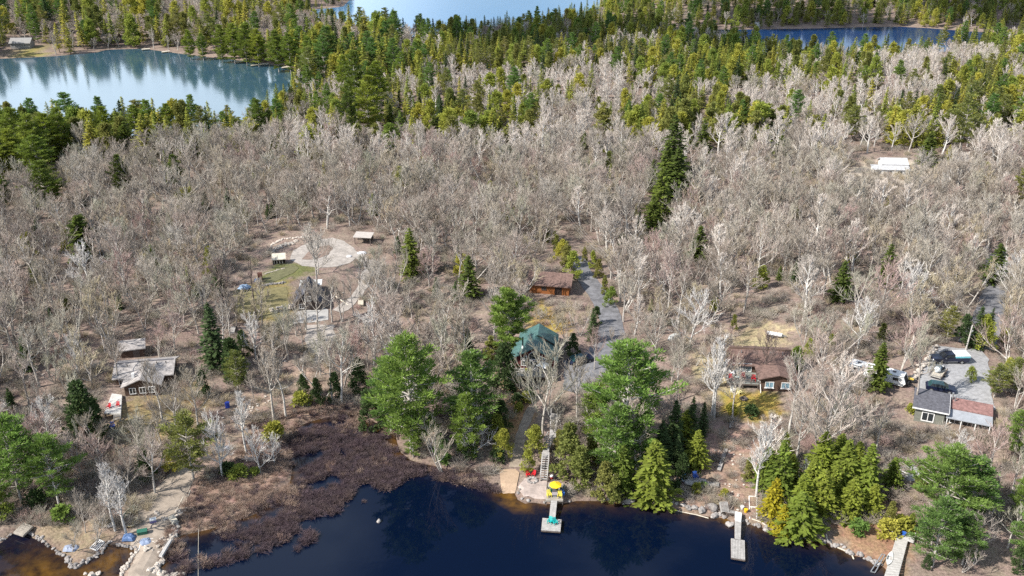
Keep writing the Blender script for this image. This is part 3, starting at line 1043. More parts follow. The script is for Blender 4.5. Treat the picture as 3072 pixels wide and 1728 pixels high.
# evergreens that the picture singles out
at(PINE_HIGH, [(1280,960,731,0,1.0)], 'pine_tree', look='high crowned')
at(PINES, [(55,1265,1045,0,1.25),(150,1275,1092,2,1.15),(20,1180,1090,1),(1035,1135,842,0,1.4),(985,1090,890,3,1.3),(1190,1105,880,1,1.4),(1175,1150,985,3,1.3),(1545,1215,1010,3,1.2),(1605,1195,1020,1,1.1),(1568,1150,862,2,1.15),(1500,1120,960,1,1.1),
           (2365,1340,1128,2,1.6),(2345,1425,1255,0,1.5),(2430,1320,1150,0,1.5),(2420,1420,1290,1,1.3),(2550,1150,1030,1,1.2),(2562,1310,1180,3,1.2),(2570,1425,1290,0,1.1),(1040,1150,1010,3),(1110,1165,1090,3,1.2)], 'pine_tree', look='tall soft green')
at(PINES_D, [(124,520,403,0,1.1),(217,640,540,1,1.1),(308,470,388,0,.85),(322,385,316,1,.9),(444,455,388,0,.8),(8,520,440,1,1.2),(900,300,125,0,.8),(880,340,230,1,.9)], 'pine_tree', look='broad dark green')
at(PINES_L, [(20,400,262,0,1.2),(58,410,268,1,1.2),(95,420,290,0,1.2),(132,402,282,1,1.2),(45,435,325,0,1.3),(104,445,338,1,1.5),(165,392,272,0,1.1),(10,440,345,1,1.2),(930,330,190,0),(952,298,150,1),(868,252,140,0),(480,150,75,0,1.1),(512,152,82,1,1.1),(560,158,62,0,1.1),(592,160,56,1,1.2),(622,165,62,0,1.2),(652,168,70,1,1.1),(702,180,76,0,1.1),(732,185,82,1,1.1),(782,200,92,0,1.1),(803,202,98,1,1.1),(655,345,250,0,1.1),(430,350,258,1,1.1),(270,365,268,0,1.1),(350,360,262,1,1.1)], 'pine_tree', look='light green')
at(PINES_O, [(487,1205,1038,0,1.35),(2420,1160,1135,1),(2500,1000,915,1,1.4),(2545,990,900,0,1.3),(600,985,880,1),(130,500,402,0),(2140,345,262,1,1.2),(2415,372,235,0,1.3),(2565,505,415,1,1.1),(2380,860,770,0,1.2)], 'pine_tree', look='olive green')
at(SPRUCES_F, [(2202,985,862,3),(1035,680,573,0),(1180,735,642,2),(1660,540,420,2),(212,645,542,1),(1690,425,288,0),(1672,480,352,1),(1700,490,372,2),(1640,565,490,0),(1640,470,400,3),(1768,372,300,0),(1756,645,567,1),(2226,705,613,0),(2112,745,655,1),(2498,695,612,2),
             (310,465,388,1),(442,447,388,2),(325,385,305,0),(485,362,318,1),(1092,335,290,0),(1960,690,668,1),(1962,385,340,2),(2330,402,330,0),(1470,365,330,1),(985,330,262,1),(1640,1262,1105,0,1.15),
             (1562,1240,1118,2),(1955,1255,1108,1),(2005,1345,1238,2,1.25),(1925,1225,1125,0),(1970,1170,1090,1),(2060,1215,1085,2),(2115,1245,1105,0),(2172,1255,1118,1),(2060,1300,1180,3),(2135,1305,1200,0),(2190,1300,1215,2),(2035,1260,1150,1),(2240,1230,1150,3),(1985,1230,1140,2),(2090,1270,1170,1),(2150,1200,1110,3),(2010,1300,1190,0),(2105,1190,1090,2),(1750,1175,1080,2),(1722,1120,1030,0)], 'spruce_tree', look='conical green', wide=1.5)
at(SPRUCES_D, [(1692,1145,1005,0,1.2),(1660,1180,1060,1,1.2),(1735,1120,1000,1),(1765,1100,1010,0),(1700,1190,1095,1),(545,930,760,0,1.15),(1490,860,775,1),(2450,875,770,0),(2480,865,775,1),(1100,335,300,1)], 'spruce_tree', look='dark green')
at(SPRUCES_Y, [(1942,1305,1205,0,1.2),(1965,1345,1270,0,1.2)], 'spruce_tree', look='yellow')
at(BUSHY_D, [(222,1120,958,0,1.0),(245,1090,1000,1),(590,960,850,1),(615,900,830,0),(1270,990,860,0),(1262,1095,1005,1),(800,1020,950,0),(845,1010,935,1),(765,1000,940,1),(905,990,900,0),(930,1080,980,1),(965,1060,960,0),(515,1000,930,1),(370,1205,1130,0),(1500,815,770,1),(1440,895,838,0),(1075,1090,1030,1),(2420,870,790,0),(1715,1205,1140,0),(1180,1155,1090,1),(2560,1440,1370,1),(2330,1430,1395,0)], 'cedar_tree', look='bushy dark green')
at(BUSHY, [(1430,1200,1062,1,1.05),(1460,1225,1120,1),(1485,1180,1085,3),(1405,1150,1080,1),(1345,1155,1065,2),(1328,1185,1130,0),(1265,1155,1075,2),(1250,1110,1040,0),(1520,1255,1160,1),(1545,1270,1190,3),(430,1190,1130,0),(2000,930,870,0),(2035,900,850,2),(1845,830,790,1),(2470,880,790,2),(2530,960,900,0),(2440,960,920,2),(1520,740,690,3),(1505,700,650,1),(1490,675,630,0),(1535,770,720,2),(1470,660,620,3),(1400,640,590,1),(1425,675,605,3),(1412,655,600,2),(1440,700,630,0),(1395,620,580,3),(1378,610,575,1),(1530,660,635,1),(2090,870,840,0),(2235,1330,1260,1),(2320,1240,1150,3),(2290,1330,1290,0),(1880,1210,1150,1)], 'cedar_tree', look='bushy olive green')
at(SHRUBS, [(1300,1020,990,0),(1325,1012,985,1),(1330,1005,975,0),(1305,1035,1012,1),(1285,995,965,0),(690,1105,1060,1,1.3),(600,1200,1170,1,1.6),(570,1190,1165,0,1.5),(640,1195,1175,1,1.4),(760,1020,985,1,1.4),(2085,1255,1228,1),(1752,1238,1215,1),(2060,1262,1238,1),(1770,1230,1212,2),(1822,1248,1230,1),(1890,1045,1020,0,1.5),(2235,1345,1310,1,1.6),(2160,1340,1310,2,1.5),(2270,1335,1300,1,1.5),(160,1310,1275,2,1.4),(1250,1160,1130,0,1.3),(1120,1165,1140,2,1.5),(1840,1040,1015,1,1.3),(95,1275,1235,0,1.4),(2290,1040,1015,1),(1700,1235,1210,0),(1640,1140,1115,1)], 'evergreen_shrub', 'shrub', look='low rounded')

# bare trees that the picture singles out
at(BARES_W, [(318,1345,1185,0,1.1),(290,1335,1150,0,1.0),(655,1190,1080,2,.9),(690,1165,1090,1,.9),(1195,1150,1035,2,1.1),(1185,1120,1060,1),(620,1140,970,0),(1735,870,730,2,1.0),(1790,1045,830,0,.9),(1797,1050,850,0,.8),(1902,1250,1050,0,1.0),(2020,1240,1160,1),(560,1200,1040,1,.9)], 'bare_tree', look='whitish')
at(BARES, [(690,1060,860,4),(720,1050,880,1),(860,1015,820,4),(835,1010,850,1),(815,1000,840,3),(1365,1100,865,2,.8),(1380,1040,930,0),(2055,1175,930,2,1.0),(2000,1180,1000,1),(2300,1030,820,1),(1985,1095,880,1),(1115,1190,1040,6,.9),(350,1200,1060,2),(390,1240,1090,0),(215,1340,1250,2),(240,1370,1290,6,1.3),(180,1390,1320,5,1.3),(270,1330,1260,2),(660,820,690,4),(800,760,560,7),(410,1060,900,1),(450,1100,960,2),(500,1080,930,0),(2450,1420,1300,2),(2420,1440,1350,6),(1600,1200,1000,4),(1530,1150,1000,1),(1450,1060,900,1),(1490,1060,940,2),(1425,1130,1000,6),(1480,1120,990,0),(1330,1190,1150,5,.9),(1840,1060,930,1),(800,690,590,2),(640,1010,930,4),(770,830,690,4),(745,845,735,1),(725,905,770,0),(800,850,700,7),(835,810,690,1),(690,930,810,4),(765,880,780,2),(300,965,840,1),(905,745,640,1),(932,765,655,8),(890,795,690,11),(955,725,620,0),(862,810,705,9),(1560,960,850,9),(1580,905,800,3),(2290,900,790,1),(2110,960,830,0),(2150,1060,930,2),(1700,1010,880,1),(1650,900,790,2),(1690,960,850,0)], 'bare_tree', look='grey')
at(BARES_R, [(1495,930,832,0,1.0),(2265,935,805,1,1.15),(440,880,790,0,1.3),(400,900,830,1,1.2),(2430,1340,1290,0),(1845,870,820,1)], 'bare_tree', look='reddish budding')
at(BARES_D, [(1918,945,838,0,1.0),(100,870,750,1),(560,780,660,0),(645,800,640,1,1.2)], 'bare_tree', look='dark brown')
at(BARES_T, [(1460,845,760,0),(1420,850,770,1),(1490,830,765,1),(1395,830,760,0),(1440,820,750,1),(400,1150,1080,0,1.1),(1810,930,850,0),(1750,920,850,1),(1850,900,840,0)], 'bare_tree', look='tan')

# ---------------------------------------------------------------- the rest of the woods
CLEAR = [Gp(p) for p in (
    [(385,1010),(600,1010),(640,1150),(600,1300),(480,1300),(380,1340),(290,1290),(320,1120)],
    [(760,1130),(960,1150),(1130,1210),(1140,1290),(880,1300),(880,1400),(760,1560),(520,1620),(380,1740),(400,1540),(560,1400),(600,1300),(700,1200)],
    [(690,780),(760,720),(900,690),(1150,690),(1180,780),(1150,960),(1100,1080),(960,1100),(850,1030),(720,970),(690,880)],
    [(1500,990),(1640,990),(1760,900),(1700,790),(1650,700),(1760,690),(1850,880),(1870,1110),(1800,1200),(1700,1270),(1640,1280),(1660,1530),(1480,1530),(1500,1380),(1510,1240),(1480,1160)],
    [(1580,800),(1760,810),(1770,930),(1730,990),(1560,1010),(1560,880)],
    [(2070,970),(2390,970),(2420,1190),(2330,1270),(2280,1320),(2290,1600),(1990,1560),(1990,1450),(2080,1350),(2110,1280),(2160,1230),(2180,1130),(2070,1080)],
    [(2530,1070),(2740,1050),(2790,1000),(2890,960),(2940,800),(3010,800),(3010,1060),(3000,1330),(2870,1345),(2850,1400),(2690,1400),(2640,1280),(2640,1190),(2530,1180)],
    [(2540,460),(2820,460),(2860,550),(2700,600),(2540,580)],
    [(2480,1560),(2700,1470),(2760,1600),(2720,1760),(2480,1680)], [(2640,1340),(2770,1370),(2770,1470),(2640,1470)],
    [(0,1540),(160,1520),(330,1560),(420,1700),(0,1760)], [(20,130),(150,130),(150,180),(0,180)],
    [(1990,990),(2080,990),(2080,1060),(1990,1040)])]
MARSH = Gp([(470,1700),(560,1500),(640,1440),(760,1290),(900,1235),(1060,1215),(1180,1270),(1260,1370),(1480,1430),(1480,1540),(1000,1700),(470,1740)])

def value_noise(P, s, seed):
    return np.array([mnoise.noise(Vector((x / s + seed, y / s, seed * 1.7))) for x, y in P])

g = np.random.default_rng(11)
cells = []
y = 95.0
while y < 1000:
    sp_ = 4.35 if y < 200 else 4.35 + (y - 200) * .0055
    half = .62 * (y * CT + HC * ST) + 14
    xs = np.arange(-half, half, sp_)
    for x in xs:
        cells.append((x + g.uniform(-.42, .42) * sp_, y + g.uniform(-.42, .42) * sp_))
    y += sp_
Q = np.array(cells)
d = lake_sd(Q)
Q = Q[d > 1.5]; d = d[d > 1.5]
for c in CLEAR:
    k = ~in_poly(Q, c)
    Q, d = Q[k], d[k]
k = ~in_poly(Q, MARSH)
Q, d = Q[k], d[k]
TK = np.array(TAKEN)
k = np.ones(len(Q), bool)
for x, y_, r_ in TK:
    k &= (Q[:, 0] - x) ** 2 + (Q[:, 1] - y_) ** 2 > r_ * r_
Q, d = Q[k], d[k]
UV = np.array([pix(x, y_, 3) for x, y_ in Q])
u, v = UV[:, 0], UV[:, 1]
cl = value_noise(Q, 26, 3.3) + .6 * value_noise(Q, 70, 8.1)
pc = np.full(len(Q), .09)
pc = np.where(v < 470, .16, pc)
upr = (v < 455) & (u > 900)
pc = np.where(upr, np.clip(.42 + 1.1 * cl, .03, .93), pc)
pc = np.where((v < 440) & (u > 1300) & (v > 320) & (u < 2450), np.clip(.58 + 1.0 * cl, .06, .97), pc)
pc = np.where((v < 135) & (u > 1400), np.clip(.80 + .5 * cl, .25, .97), pc)
pc = np.where((v < 240) & (u > 1250) & (u < 2300) & (v > 90), np.clip(.82 + .6 * cl, .3, .97), pc)
pc = np.where((v < 165) & (u < 1100), np.clip(.32 + .8 * cl, .05, .85), pc)
pc = np.where((v < 330) & (u > 400) & (u < 1150) & (v > 150), np.clip(.62 + .7 * cl, .1, .95), pc)
pc = np.where((v > 400) & (v < 500) & (u < 640), .62, pc)
pc = np.where((v > 300) & (v < 445) & (u > 560) & (u < 1130), .60, pc)
pc = np.where((d < 16) & (v < 470), np.maximum(pc, .72), pc)
pc = np.where((v > 1180), .10, pc)
isc = g.uniform(0, 1, len(Q)) < pc
Zq = heights(Q)
vis = (v < 1790) & (u > -80) & (u < 3150)
order = np.argsort(Q[:, 1])
n_bare = sum(1 for p in PLANTS if p[1] == 'bare_tree')
n_con = sum(1 for p in PLANTS if p[1] == 'spruce_tree')
B_far, C_far = [], []
for i in order:
    foot = Vector((Q[i, 0], Q[i, 1], Zq[i]))
    if isc[i]:
        H = (g.uniform(7.5, 11.5) if v[i] < 112 and 900 < u[i] < 1650 else g.uniform(11, 18) if v[i] < 260 and u[i] < 1200 else g.uniform(10, 14) if u[i] < 640 else g.uniform(7.5, 10.5) if u[i] < 1200 else g.uniform(7, 12.5)) if v[i] < 500 else g.uniform(2.5, 6.5)
        if vis[i] and n_con < 290:
            mdl = (SPRUCES + BUSHY)[g.integers(0, 9)]
            kind = 'spruce_tree'
            if v[i] > 600:
                mdl = SPRUCES_D[g.integers(0, 2)] if g.uniform() < .5 else mdl
            plant(kind, mdl, foot, H, wide=1.3, look='self sown green')
            n_con += 1
        else:
            C_far.append((foot, H))
    else:
        H = g.uniform(7.5, 12.0) if v[i] > 470 else g.uniform(6, 9.5)
        if vis[i] and n_bare < 296:
            q = g.uniform()
            mdl = BARES_R[g.integers(0, 2)] if q < .05 else BARES_T[g.integers(0, 2)] if q < .13 else BARES_W[1] if q < .2 else PALEB[g.integers(0, 2)] if (q < .3 and u[i] > 1700) else BARES[g.integers(0, 12)]  # some trees on the right take the sun-brightened twig colour
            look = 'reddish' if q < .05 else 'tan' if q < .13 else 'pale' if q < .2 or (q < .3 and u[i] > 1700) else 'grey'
            if v[i] > 1180:
                H *= .8
            plant('bare_tree', mdl, foot, H, wide=g.uniform(1.0, 1.3), look=look)
            n_bare += 1
        else:
            B_far.append((foot, H))
print('single bare', n_bare, 'single self sown', n_con, 'far bare', len(B_far), 'far conifer', len(C_far))

SRC = {}
def scatter(name, label, pts, models, scale_of, joint=True, wide=(.85, 1.15), kind='stuff', clump=None):
    """a wood that nobody could count: points that carry copies of a few models, as one object"""
    srcs = []
    cl_ = bpy.data.collections.new('models of ' + name)
    for i, mdl in enumerate(models):
        # join trunk and crown in one mesh, materials kept
        key = id(mdl)
        if key not in SRC:
            bm = bmesh.new()
            bm.from_mesh(mdl.trunk)
            nf = len(bm.faces)
            bm.from_mesh(mdl.crown)
            bm.faces.ensure_lookup_table()
            for f in bm.faces[nf:]:
                f.material_index = 1
            me = bpy.data.meshes.new('model')
            bm.to_mesh(me)
            bm.free()
            me.materials.append(mdl.trunk.materials[0]); me.materials.append(mdl.crown.materials[0])
            SRC[key] = me
        o = bpy.data.objects.new('%s_model_%02d' % (name, i), SRC[key])
        cl_.objects.link(o)
    me = bpy.data.meshes.new(name)
    me.vertices.add(len(pts))
    me.vertices.foreach_set('co', np.array([tuple(p[0]) for p in pts]).ravel())
    gg = np.random.default_rng(len(pts))
    n = len(pts)
    a = me.attributes.new('pick', 'INT', 'POINT')
    a.data.foreach_set('value', (np.array(clump) if clump is not None else gg.integers(0, len(models), n)).astype(np.int32))
    a = me.attributes.new('turn', 'FLOAT_VECTOR', 'POINT')
    a.data.foreach_set('vector', np.column_stack([gg.normal(0, .04, n), gg.normal(0, .04, n), gg.uniform(0, 6.28, n)]).ravel())
    sc = np.array([scale_of(p) for p in pts])
    wd = gg.uniform(*wide, n)
    a = me.attributes.new('size', 'FLOAT_VECTOR', 'POINT')
    a.data.foreach_set('vector', np.column_stack([sc * wd, sc * wd, sc]).ravel())
    o = bpy.data.objects.new(name, me)
    COL.objects.link(o)
    tag(o, label, kind=kind)
    ng = bpy.data.node_groups.new('scatter ' + name, 'GeometryNodeTree')
    ng.interface.new_socket('Geometry', in_out='INPUT', socket_type='NodeSocketGeometry')
    ng.interface.new_socket('Geometry', in_out='OUTPUT', socket_type='NodeSocketGeometry')
    N = ng.nodes
    gi, gout = N.new('NodeGroupInput'), N.new('NodeGroupOutput')
    ci = N.new('GeometryNodeCollectionInfo')
    ci.inputs['Collection'].default_value = cl_
    ci.inputs['Separate Children'].default_value = True
    ci.inputs['Reset Children'].default_value = True
    ip = N.new('GeometryNodeInstanceOnPoints')
    ip.inputs['Pick Instance'].default_value = True
    def na(nm, ty):
        x = N.new('GeometryNodeInputNamedAttribute')
        x.data_type = ty
        x.inputs['Name'].default_value = nm
        return x.outputs[0]
    ng.links.new(gi.outputs[0], ip.inputs['Points'])
    ng.links.new(ci.outputs[0], ip.inputs['Instance'])
    ng.links.new(na('pick', 'INT'), ip.inputs['Instance Index'])
    er = N.new('FunctionNodeEulerToRotation')
    ng.links.new(na('turn', 'FLOAT_VECTOR'), er.inputs[0])
    ng.links.new(er.outputs[0], ip.inputs['Rotation'])
    ng.links.new(na('size', 'FLOAT_VECTOR'), ip.inputs['Scale'])
    ng.links.new(ip.outputs[0], gout.inputs[0])
    md = o.modifiers.new('scatter', 'NODES')
    md.node_group = ng
    return o

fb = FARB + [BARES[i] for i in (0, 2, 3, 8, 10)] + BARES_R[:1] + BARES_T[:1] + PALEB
gg = np.random.default_rng(5)
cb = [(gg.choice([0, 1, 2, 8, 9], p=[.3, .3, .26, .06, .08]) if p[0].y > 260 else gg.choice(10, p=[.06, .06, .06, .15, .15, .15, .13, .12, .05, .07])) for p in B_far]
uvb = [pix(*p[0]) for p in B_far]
cb = [int(gg.integers(10, 12)) if (uu > 850 and 130 < vv < 520 and gg.uniform() < .7) or (uu > 1650 and vv >= 520 and gg.uniform() < .1) else k_ for k_, (uu, vv) in zip(cb, uvb)]  # paler copies where the sun falls strongest, brightness put into the colour
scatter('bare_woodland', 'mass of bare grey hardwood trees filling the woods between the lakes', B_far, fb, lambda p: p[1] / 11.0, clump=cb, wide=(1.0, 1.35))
fc = [SPRUCES[0], SPRUCES[1], SPRUCES[3], BUSHY[0], BUSHY[1], PINES_O[0], PINES[3], PINES[1], SPRUCES_D[0]]
hc = [12, 12, 12, 8, 8, 13, 17, 17, 12]
cc = [int(gg.choice(9, p=[.19, .17, .15, .13, .10, .09, .05, .04, .08])) for p in C_far]
CS = dict(zip([id(p) for p in C_far], cc))
scatter('evergreen_woodland', 'mixed evergreen woods spreading to the far lakes', C_far, fc, lambda p: p[1] / hc[CS[id(p)]] * (1.18 if CS[id(p)] in (6, 7) else 1), clump=cc)

# marsh bushes, brush on the forest floor
def tuft(seed, twig, H=1.1, n=60):
    g = np.random.default_rng(seed)
    S = []
    for i in range(n):
        az = g.uniform(0, 6.3); el = g.uniform(.5, 1.4)
        d_ = np.array([math.cos(az) * math.cos(el), math.sin(az) * math.cos(el), math.sin(el)])
        p = np.append(g.normal(0, .22, 2), -.1)
        q = p + d_ * H * g.uniform(.5, .8)
        S.append((p, q, .016, .012))
        for _ in range(3):
            S.append((q - d_ * H * g.uniform(0, .3), q + unit(d_ + g.normal(0, .6, 3)) * H * .4, .012, .008))
    k = len(S) // 8
    return Kind(H, segs_mesh('stem', S[:k], twig), segs_mesh('twigs', S[k:], twig))
BOG = ramp_random('bog_bush', [(.15,.105,.115), (.12,.088,.105), (.18,.13,.12), (.10,.08,.095)], nscale=1)
BOGL = ramp_random('tan_bog_bush', [(.36,.25,.20), (.43,.33,.26), (.32,.21,.175)], nscale=1)
TUFTS = [tuft(500 + i, BOG) for i in range(3)] + [tuft(510 + i, BOGL) for i in range(2)]
BRUSH = [tuft(520 + i, TWIG, 1.6, 46) for i in range(3)] + [tuft(530, TWIGT, 1.3, 50), tuft(531, TWIGR, 1.3, 46)]
FLOOD = Gp([(478,1705),(500,1662),(525,1624),(600,1612),(694,1596),(759,1540),(850,1490),(905,1440),(908,1385),(880,1330),(905,1275),(1000,1247),(1100,1262),(1165,1285),(1195,1350),(1240,1385),(1400,1425),(1490,1462),(1495,1476),(1400,1447),(1320,1432),(1225,1420),(1165,1455),(1105,1495),(1041,1534),(965,1588),(889,1642),(780,1655),(705,1668),(600,1712),(560,1745),(470,1740)])
lo, hi = FLOOD.min(0), FLOOD.max(0)
M = g.uniform(lo, hi, (10500, 2))
sdm = poly_sd(M, FLOOD)
cn_ = value_noise(M, 3.2, 5.5) + .7 * value_noise(M, 9, 2.2)
edge = np.clip(-sdm / 8.0, -.4, 1)
lk = poly_sd(M, LAKES[0])
keep = (sdm < .6) & (cn_ * 1.2 + .95 * edge - .10 > g.uniform(-.35, .75, len(M)))
keep &= ~in_poly(M, Gp([(490,1690),(535,1680),(540,1715),(500,1722)]))
Mk = M[keep]
warm = value_noise(Mk, 7, 9.9) + g.normal(0, .25, len(Mk)) - np.clip(-poly_sd(Mk, LAKES[0]) / 7, -1, 1) * .35
pk = np.where(warm > .22, 3 + g.integers(0, 2, len(Mk)), g.integers(0, 3, len(Mk)))
hz = np.maximum(heights(Mk), -.05)
scatter('marsh_bushes', 'low purple brown bog bushes standing in the flooded marsh', [(Vector((a[0], a[1], h)), 1) for a, h in zip(Mk, hz)], TUFTS, lambda p: .36 + .5 * ((p[0].x * 7.3 + p[0].y * 3.1) % 1), clump=pk, wide=(.9, 1.5))
LANDM = Gp(PATCHES[0][0])
lo, hi = LANDM.min(0), LANDM.max(0)
M = g.uniform(lo, hi, (2300, 2))
M = M[in_poly(M, LANDM)]
scatter('heath_cover', 'low tan and russet heath on the dry side of the marsh', [(Vector((a[0], a[1], h)), 1) for a, h in zip(M, heights(M))], [TUFTS[3], TUFTS[4], TUFTS[0]], lambda p: .22 + .34 * ((p[0].x * 5.3 + p[0].y * 2.1) % 1), clump=g.choice(3, len(M), p=[.45, .4, .15]), wide=(1.2, 1.9))
# brush
M = []
for _ in range(9000):
    yy = 98 + 230 * g.uniform() ** 1.3
    M.append((g.uniform(-1, 1) * (.58 * (yy * CT + HC * ST)), yy))
M = np.array(M)
M = M[(lake_sd(M) > .6) & ~in_poly(M, MARSH)]
HARD = [Gp(p) for p in ([(700,860),(860,730),(1080,700),(1110,800),(1060,950),(960,1090),(830,970),(700,950)], [(1640,760),(1760,760),(1870,930),(1860,1110),(1700,1190),(1520,1190),(1510,1100),(1500,1000),(1680,980),(1760,930)],
        [(2160,980),(2390,990),(2400,1170),(2300,1250),(2160,1240)], [(2560,1090),(2740,1060),(2800,1040),(2940,960),(2960,760),(3010,760),(3000,1250),(2960,1300),(2700,1290)], [(380,1080),(520,1080),(520,1190),(440,1220),(380,1290),(300,1290)],
        [(540,1380),(620,1400),(520,1620),(440,1728),(370,1728),(440,1540)], [(1490,1390),(1700,1390),(1700,1520),(1490,1520)], [(1580,1200),(1660,1180),(1640,1400),(1530,1400)], [(2640,1480),(2720,1540),(2700,1728),(2620,1728)], [(1590,830),(1750,830),(1750,900),(1600,920)])]
for c in HARD:
    M = M[~in_poly(M, c)]
open_ = in_poly(M, CLEAR[5]) | in_poly(M, CLEAR[1])
scatter('undergrowth', 'thin leafless brush and saplings over the forest floor', [(Vector((a[0], a[1], h)), o_) for a, h, o_ in zip(M, heights(M), open_)], BRUSH, lambda p: (.35 if p[1] else .6) + .6 * ((p[0].x * 3.7 + p[0].y * 9.1) % 1), clump=g.choice(5, len(M), p=[.27, .25, .2, .16, .12]))
# ---------------------------------------------------------------- building helpers
def window(par, x, y, z, wd, h, face='f', panes=2, frame=WHITE, glass=None, bar=.09, name='window', cross=False):
    """framed window in a wall: a part with its pane as sub-part"""
    a = {'f': 0, 'r': PI / 2, 'b': PI, 'l': -PI / 2}[face]
    k = MB()
    k.box(0, -.04, -h / 2, wd, .1, bar); k.box(0, -.04, h / 2 - bar, wd, .1, bar)
    k.box(-wd / 2 + bar / 2, -.04, -h / 2 + bar, bar, .1, h - 2 * bar); k.box(wd / 2 - bar / 2, -.04, -h / 2 + bar, bar, .1, h - 2 * bar)
    for i in range(1, panes):
        k.box(-wd / 2 + wd * i / panes, -.04, -h / 2 + bar, bar * .8, .09, h - 2 * bar)
    if cross:
        k.box(0, -.035, -.02, wd - 2 * bar, .07, .05)
    o = k.build(name, frame, par)
    o.location = (x, y, z); o.rotation_euler = (0, 0, a)
    MB().box(0, -.015, -h / 2 + bar * .5, wd - bar, .03, h - bar).build('pane', glass or GLASS, o)
    return o

def shape_window(par, poly, y, frame=WHITE):
    """window of a free outline in the front wall (x, z corners)"""
    k = MB()
    n = len(poly)
    cx, cz = sum(p[0] for p in poly) / n, sum(p[1] for p in poly) / n
    for i in range(n):
        a, b_ = poly[i], poly[(i + 1) % n]
        k.bar((a[0], y - .05, a[1]), (b_[0], y - .05, b_[1]), .09, .1)
    o = k.build('window', frame, par)
    MB().extr(poly, y - .03, y - .004).build('pane', GLASS, o)
    return o

def quad_at(c4, z):
    zs = z if isinstance(z, (list, tuple)) else [z] * 4
    return [Vector((*Wz(u_, v_, q), q)) for (u_, v_), q in zip(c4, zs)]

def boards(k, q, n, t=.06, gap=.12, across=True):
    """n boards filling the quad q (TL, TR, BR, BL): across lays them along TL-TR"""
    for i in range(n):
        a, b_ = (i + gap / 2) / n, (i + 1 - gap / 2) / n
        if across:
            c = [q[0].lerp(q[3], b_), q[1].lerp(q[2], b_), q[1].lerp(q[2], a), q[0].lerp(q[3], a)]
        else:
            c = [q[3].lerp(q[2], a), q[3].lerp(q[2], b_), q[0].lerp(q[1], b_), q[0].lerp(q[1], a)]
        k.hexa([p - Vector((0, 0, t)) for p in c], c)

def platform(name, label, cat, c4, z, n=10, across=True, m=WOOD, legs=True, floats=False, gap=.14, group=None, rail=None):
    q = quad_at(c4, z)
    c = sum(q, Vector()) / 4
    t = thing(name, label, cat, (c.x, c.y, max(height(c.x, c.y), 0)), 0, group)
    q = [p - t.location for p in q]
    k = MB(); boards(k, q, n, .05, gap, across); k.build('deck', m, t)
    k = MB()
    dn = Vector((0, 0, -.06))
    for i in range(4):
        a, b_ = q[i] + dn, q[(i + 1) % 4] + dn
        k.bar(a + Vector((0, 0, -.1)), b_ + Vector((0, 0, -.1)), .08, .18)
    k.build('frame', WOODD if m is WOOD else m, t)
    if floats:
        for i in (0, 1):
            a, b_ = (q[0].lerp(q[3], .2 + .6 * i), q[1].lerp(q[2], .2 + .6 * i))
            MB().tube(a.lerp(b_, .06) + Vector((0, 0, -.34)), a.lerp(b_, .94) + Vector((0, 0, -.34)), .2, n=8).build('float', BLACK, t)
    if legs:
        for p in q:
            pp = p.lerp(sum(q, Vector()) / 4, .06)
            gz = height(pp.x + t.location.x, pp.y + t.location.y) - t.location.z
            if pp.z - gz > .12:
                MB().box(pp.x, pp.y, gz - .1, .12, .12, pp.z - .06 - gz + .1).build('leg', WOODD, t)
    if rail:
        for a, b_ in rail:
            railing(t, q[a], q[b_])
    return t

def railing(t, a, b_, h=.95, m=WOOD, name='railing'):
    k = MB()
    L = (b_ - a).length
    n = max(2, int(L / 1.3) + 1)
    for i in range(n + 1):
        p = a.lerp(b_, i / n)
        k.box(p.x, p.y, p.z, .09, .09, h)
    k.bar(a + Vector((0, 0, h)), b_ + Vector((0, 0, h)), .12, .06)
    k.bar(a + Vector((0, 0, h * .5)), b_ + Vector((0, 0, h * .5)), .06, .08)
    return k.build(name, m, t)

def stairs(label, top, bot, ztop, zbot, wd=.95, n=9, m=WOOD, group=None, rail=True):
    a, b_ = Vector((*Wz(*top, ztop), ztop)), Vector((*Wz(*bot, zbot), zbot))
    t = thing('stairway', label, 'stairs', (b_.x, b_.y, height(b_.x, b_.y)), 0, group)
    a, b_ = a - t.location, b_ - t.location
    d_ = (b_ - a); side = Vector((d_.y, -d_.x, 0)).normalized()
    for sg in (-1, 1):
        MB().bar(a + side * sg * wd / 2 - Vector((0, 0, .12)), b_ + side * sg * wd / 2 - Vector((0, 0, .12)), .07, .26).build('stringer', m, t)
        if rail:
            k = MB()
            up_ = Vector((0, 0, .85))
            k.bar(a + side * sg * wd / 2 + up_, b_ + side * sg * wd / 2 + up_, .09, .07)
            for f in (0, .5, 1):
                p = a.lerp(b_, f) + side * sg * wd / 2
                k.box(p.x, p.y, p.z - .1, .08, .08, .95)
            k.build('handrail', m, t)
    fl = Vector((d_.x, d_.y, 0)).normalized()
    hw = Vector((d_.x, d_.y, 0)).length / n * .36
    for i in range(n):
        p = a.lerp(b_, (i + .5) / n)
        c = [p - fl * hw - side * (wd / 2 - .04), p + fl * hw - side * (wd / 2 - .04), p + fl * hw + side * (wd / 2 - .04), p - fl * hw + side * (wd / 2 - .04)]
        MB().hexa(c, [q + Vector((0, 0, .05)) for q in c]).build('tread', m, t)
    return t

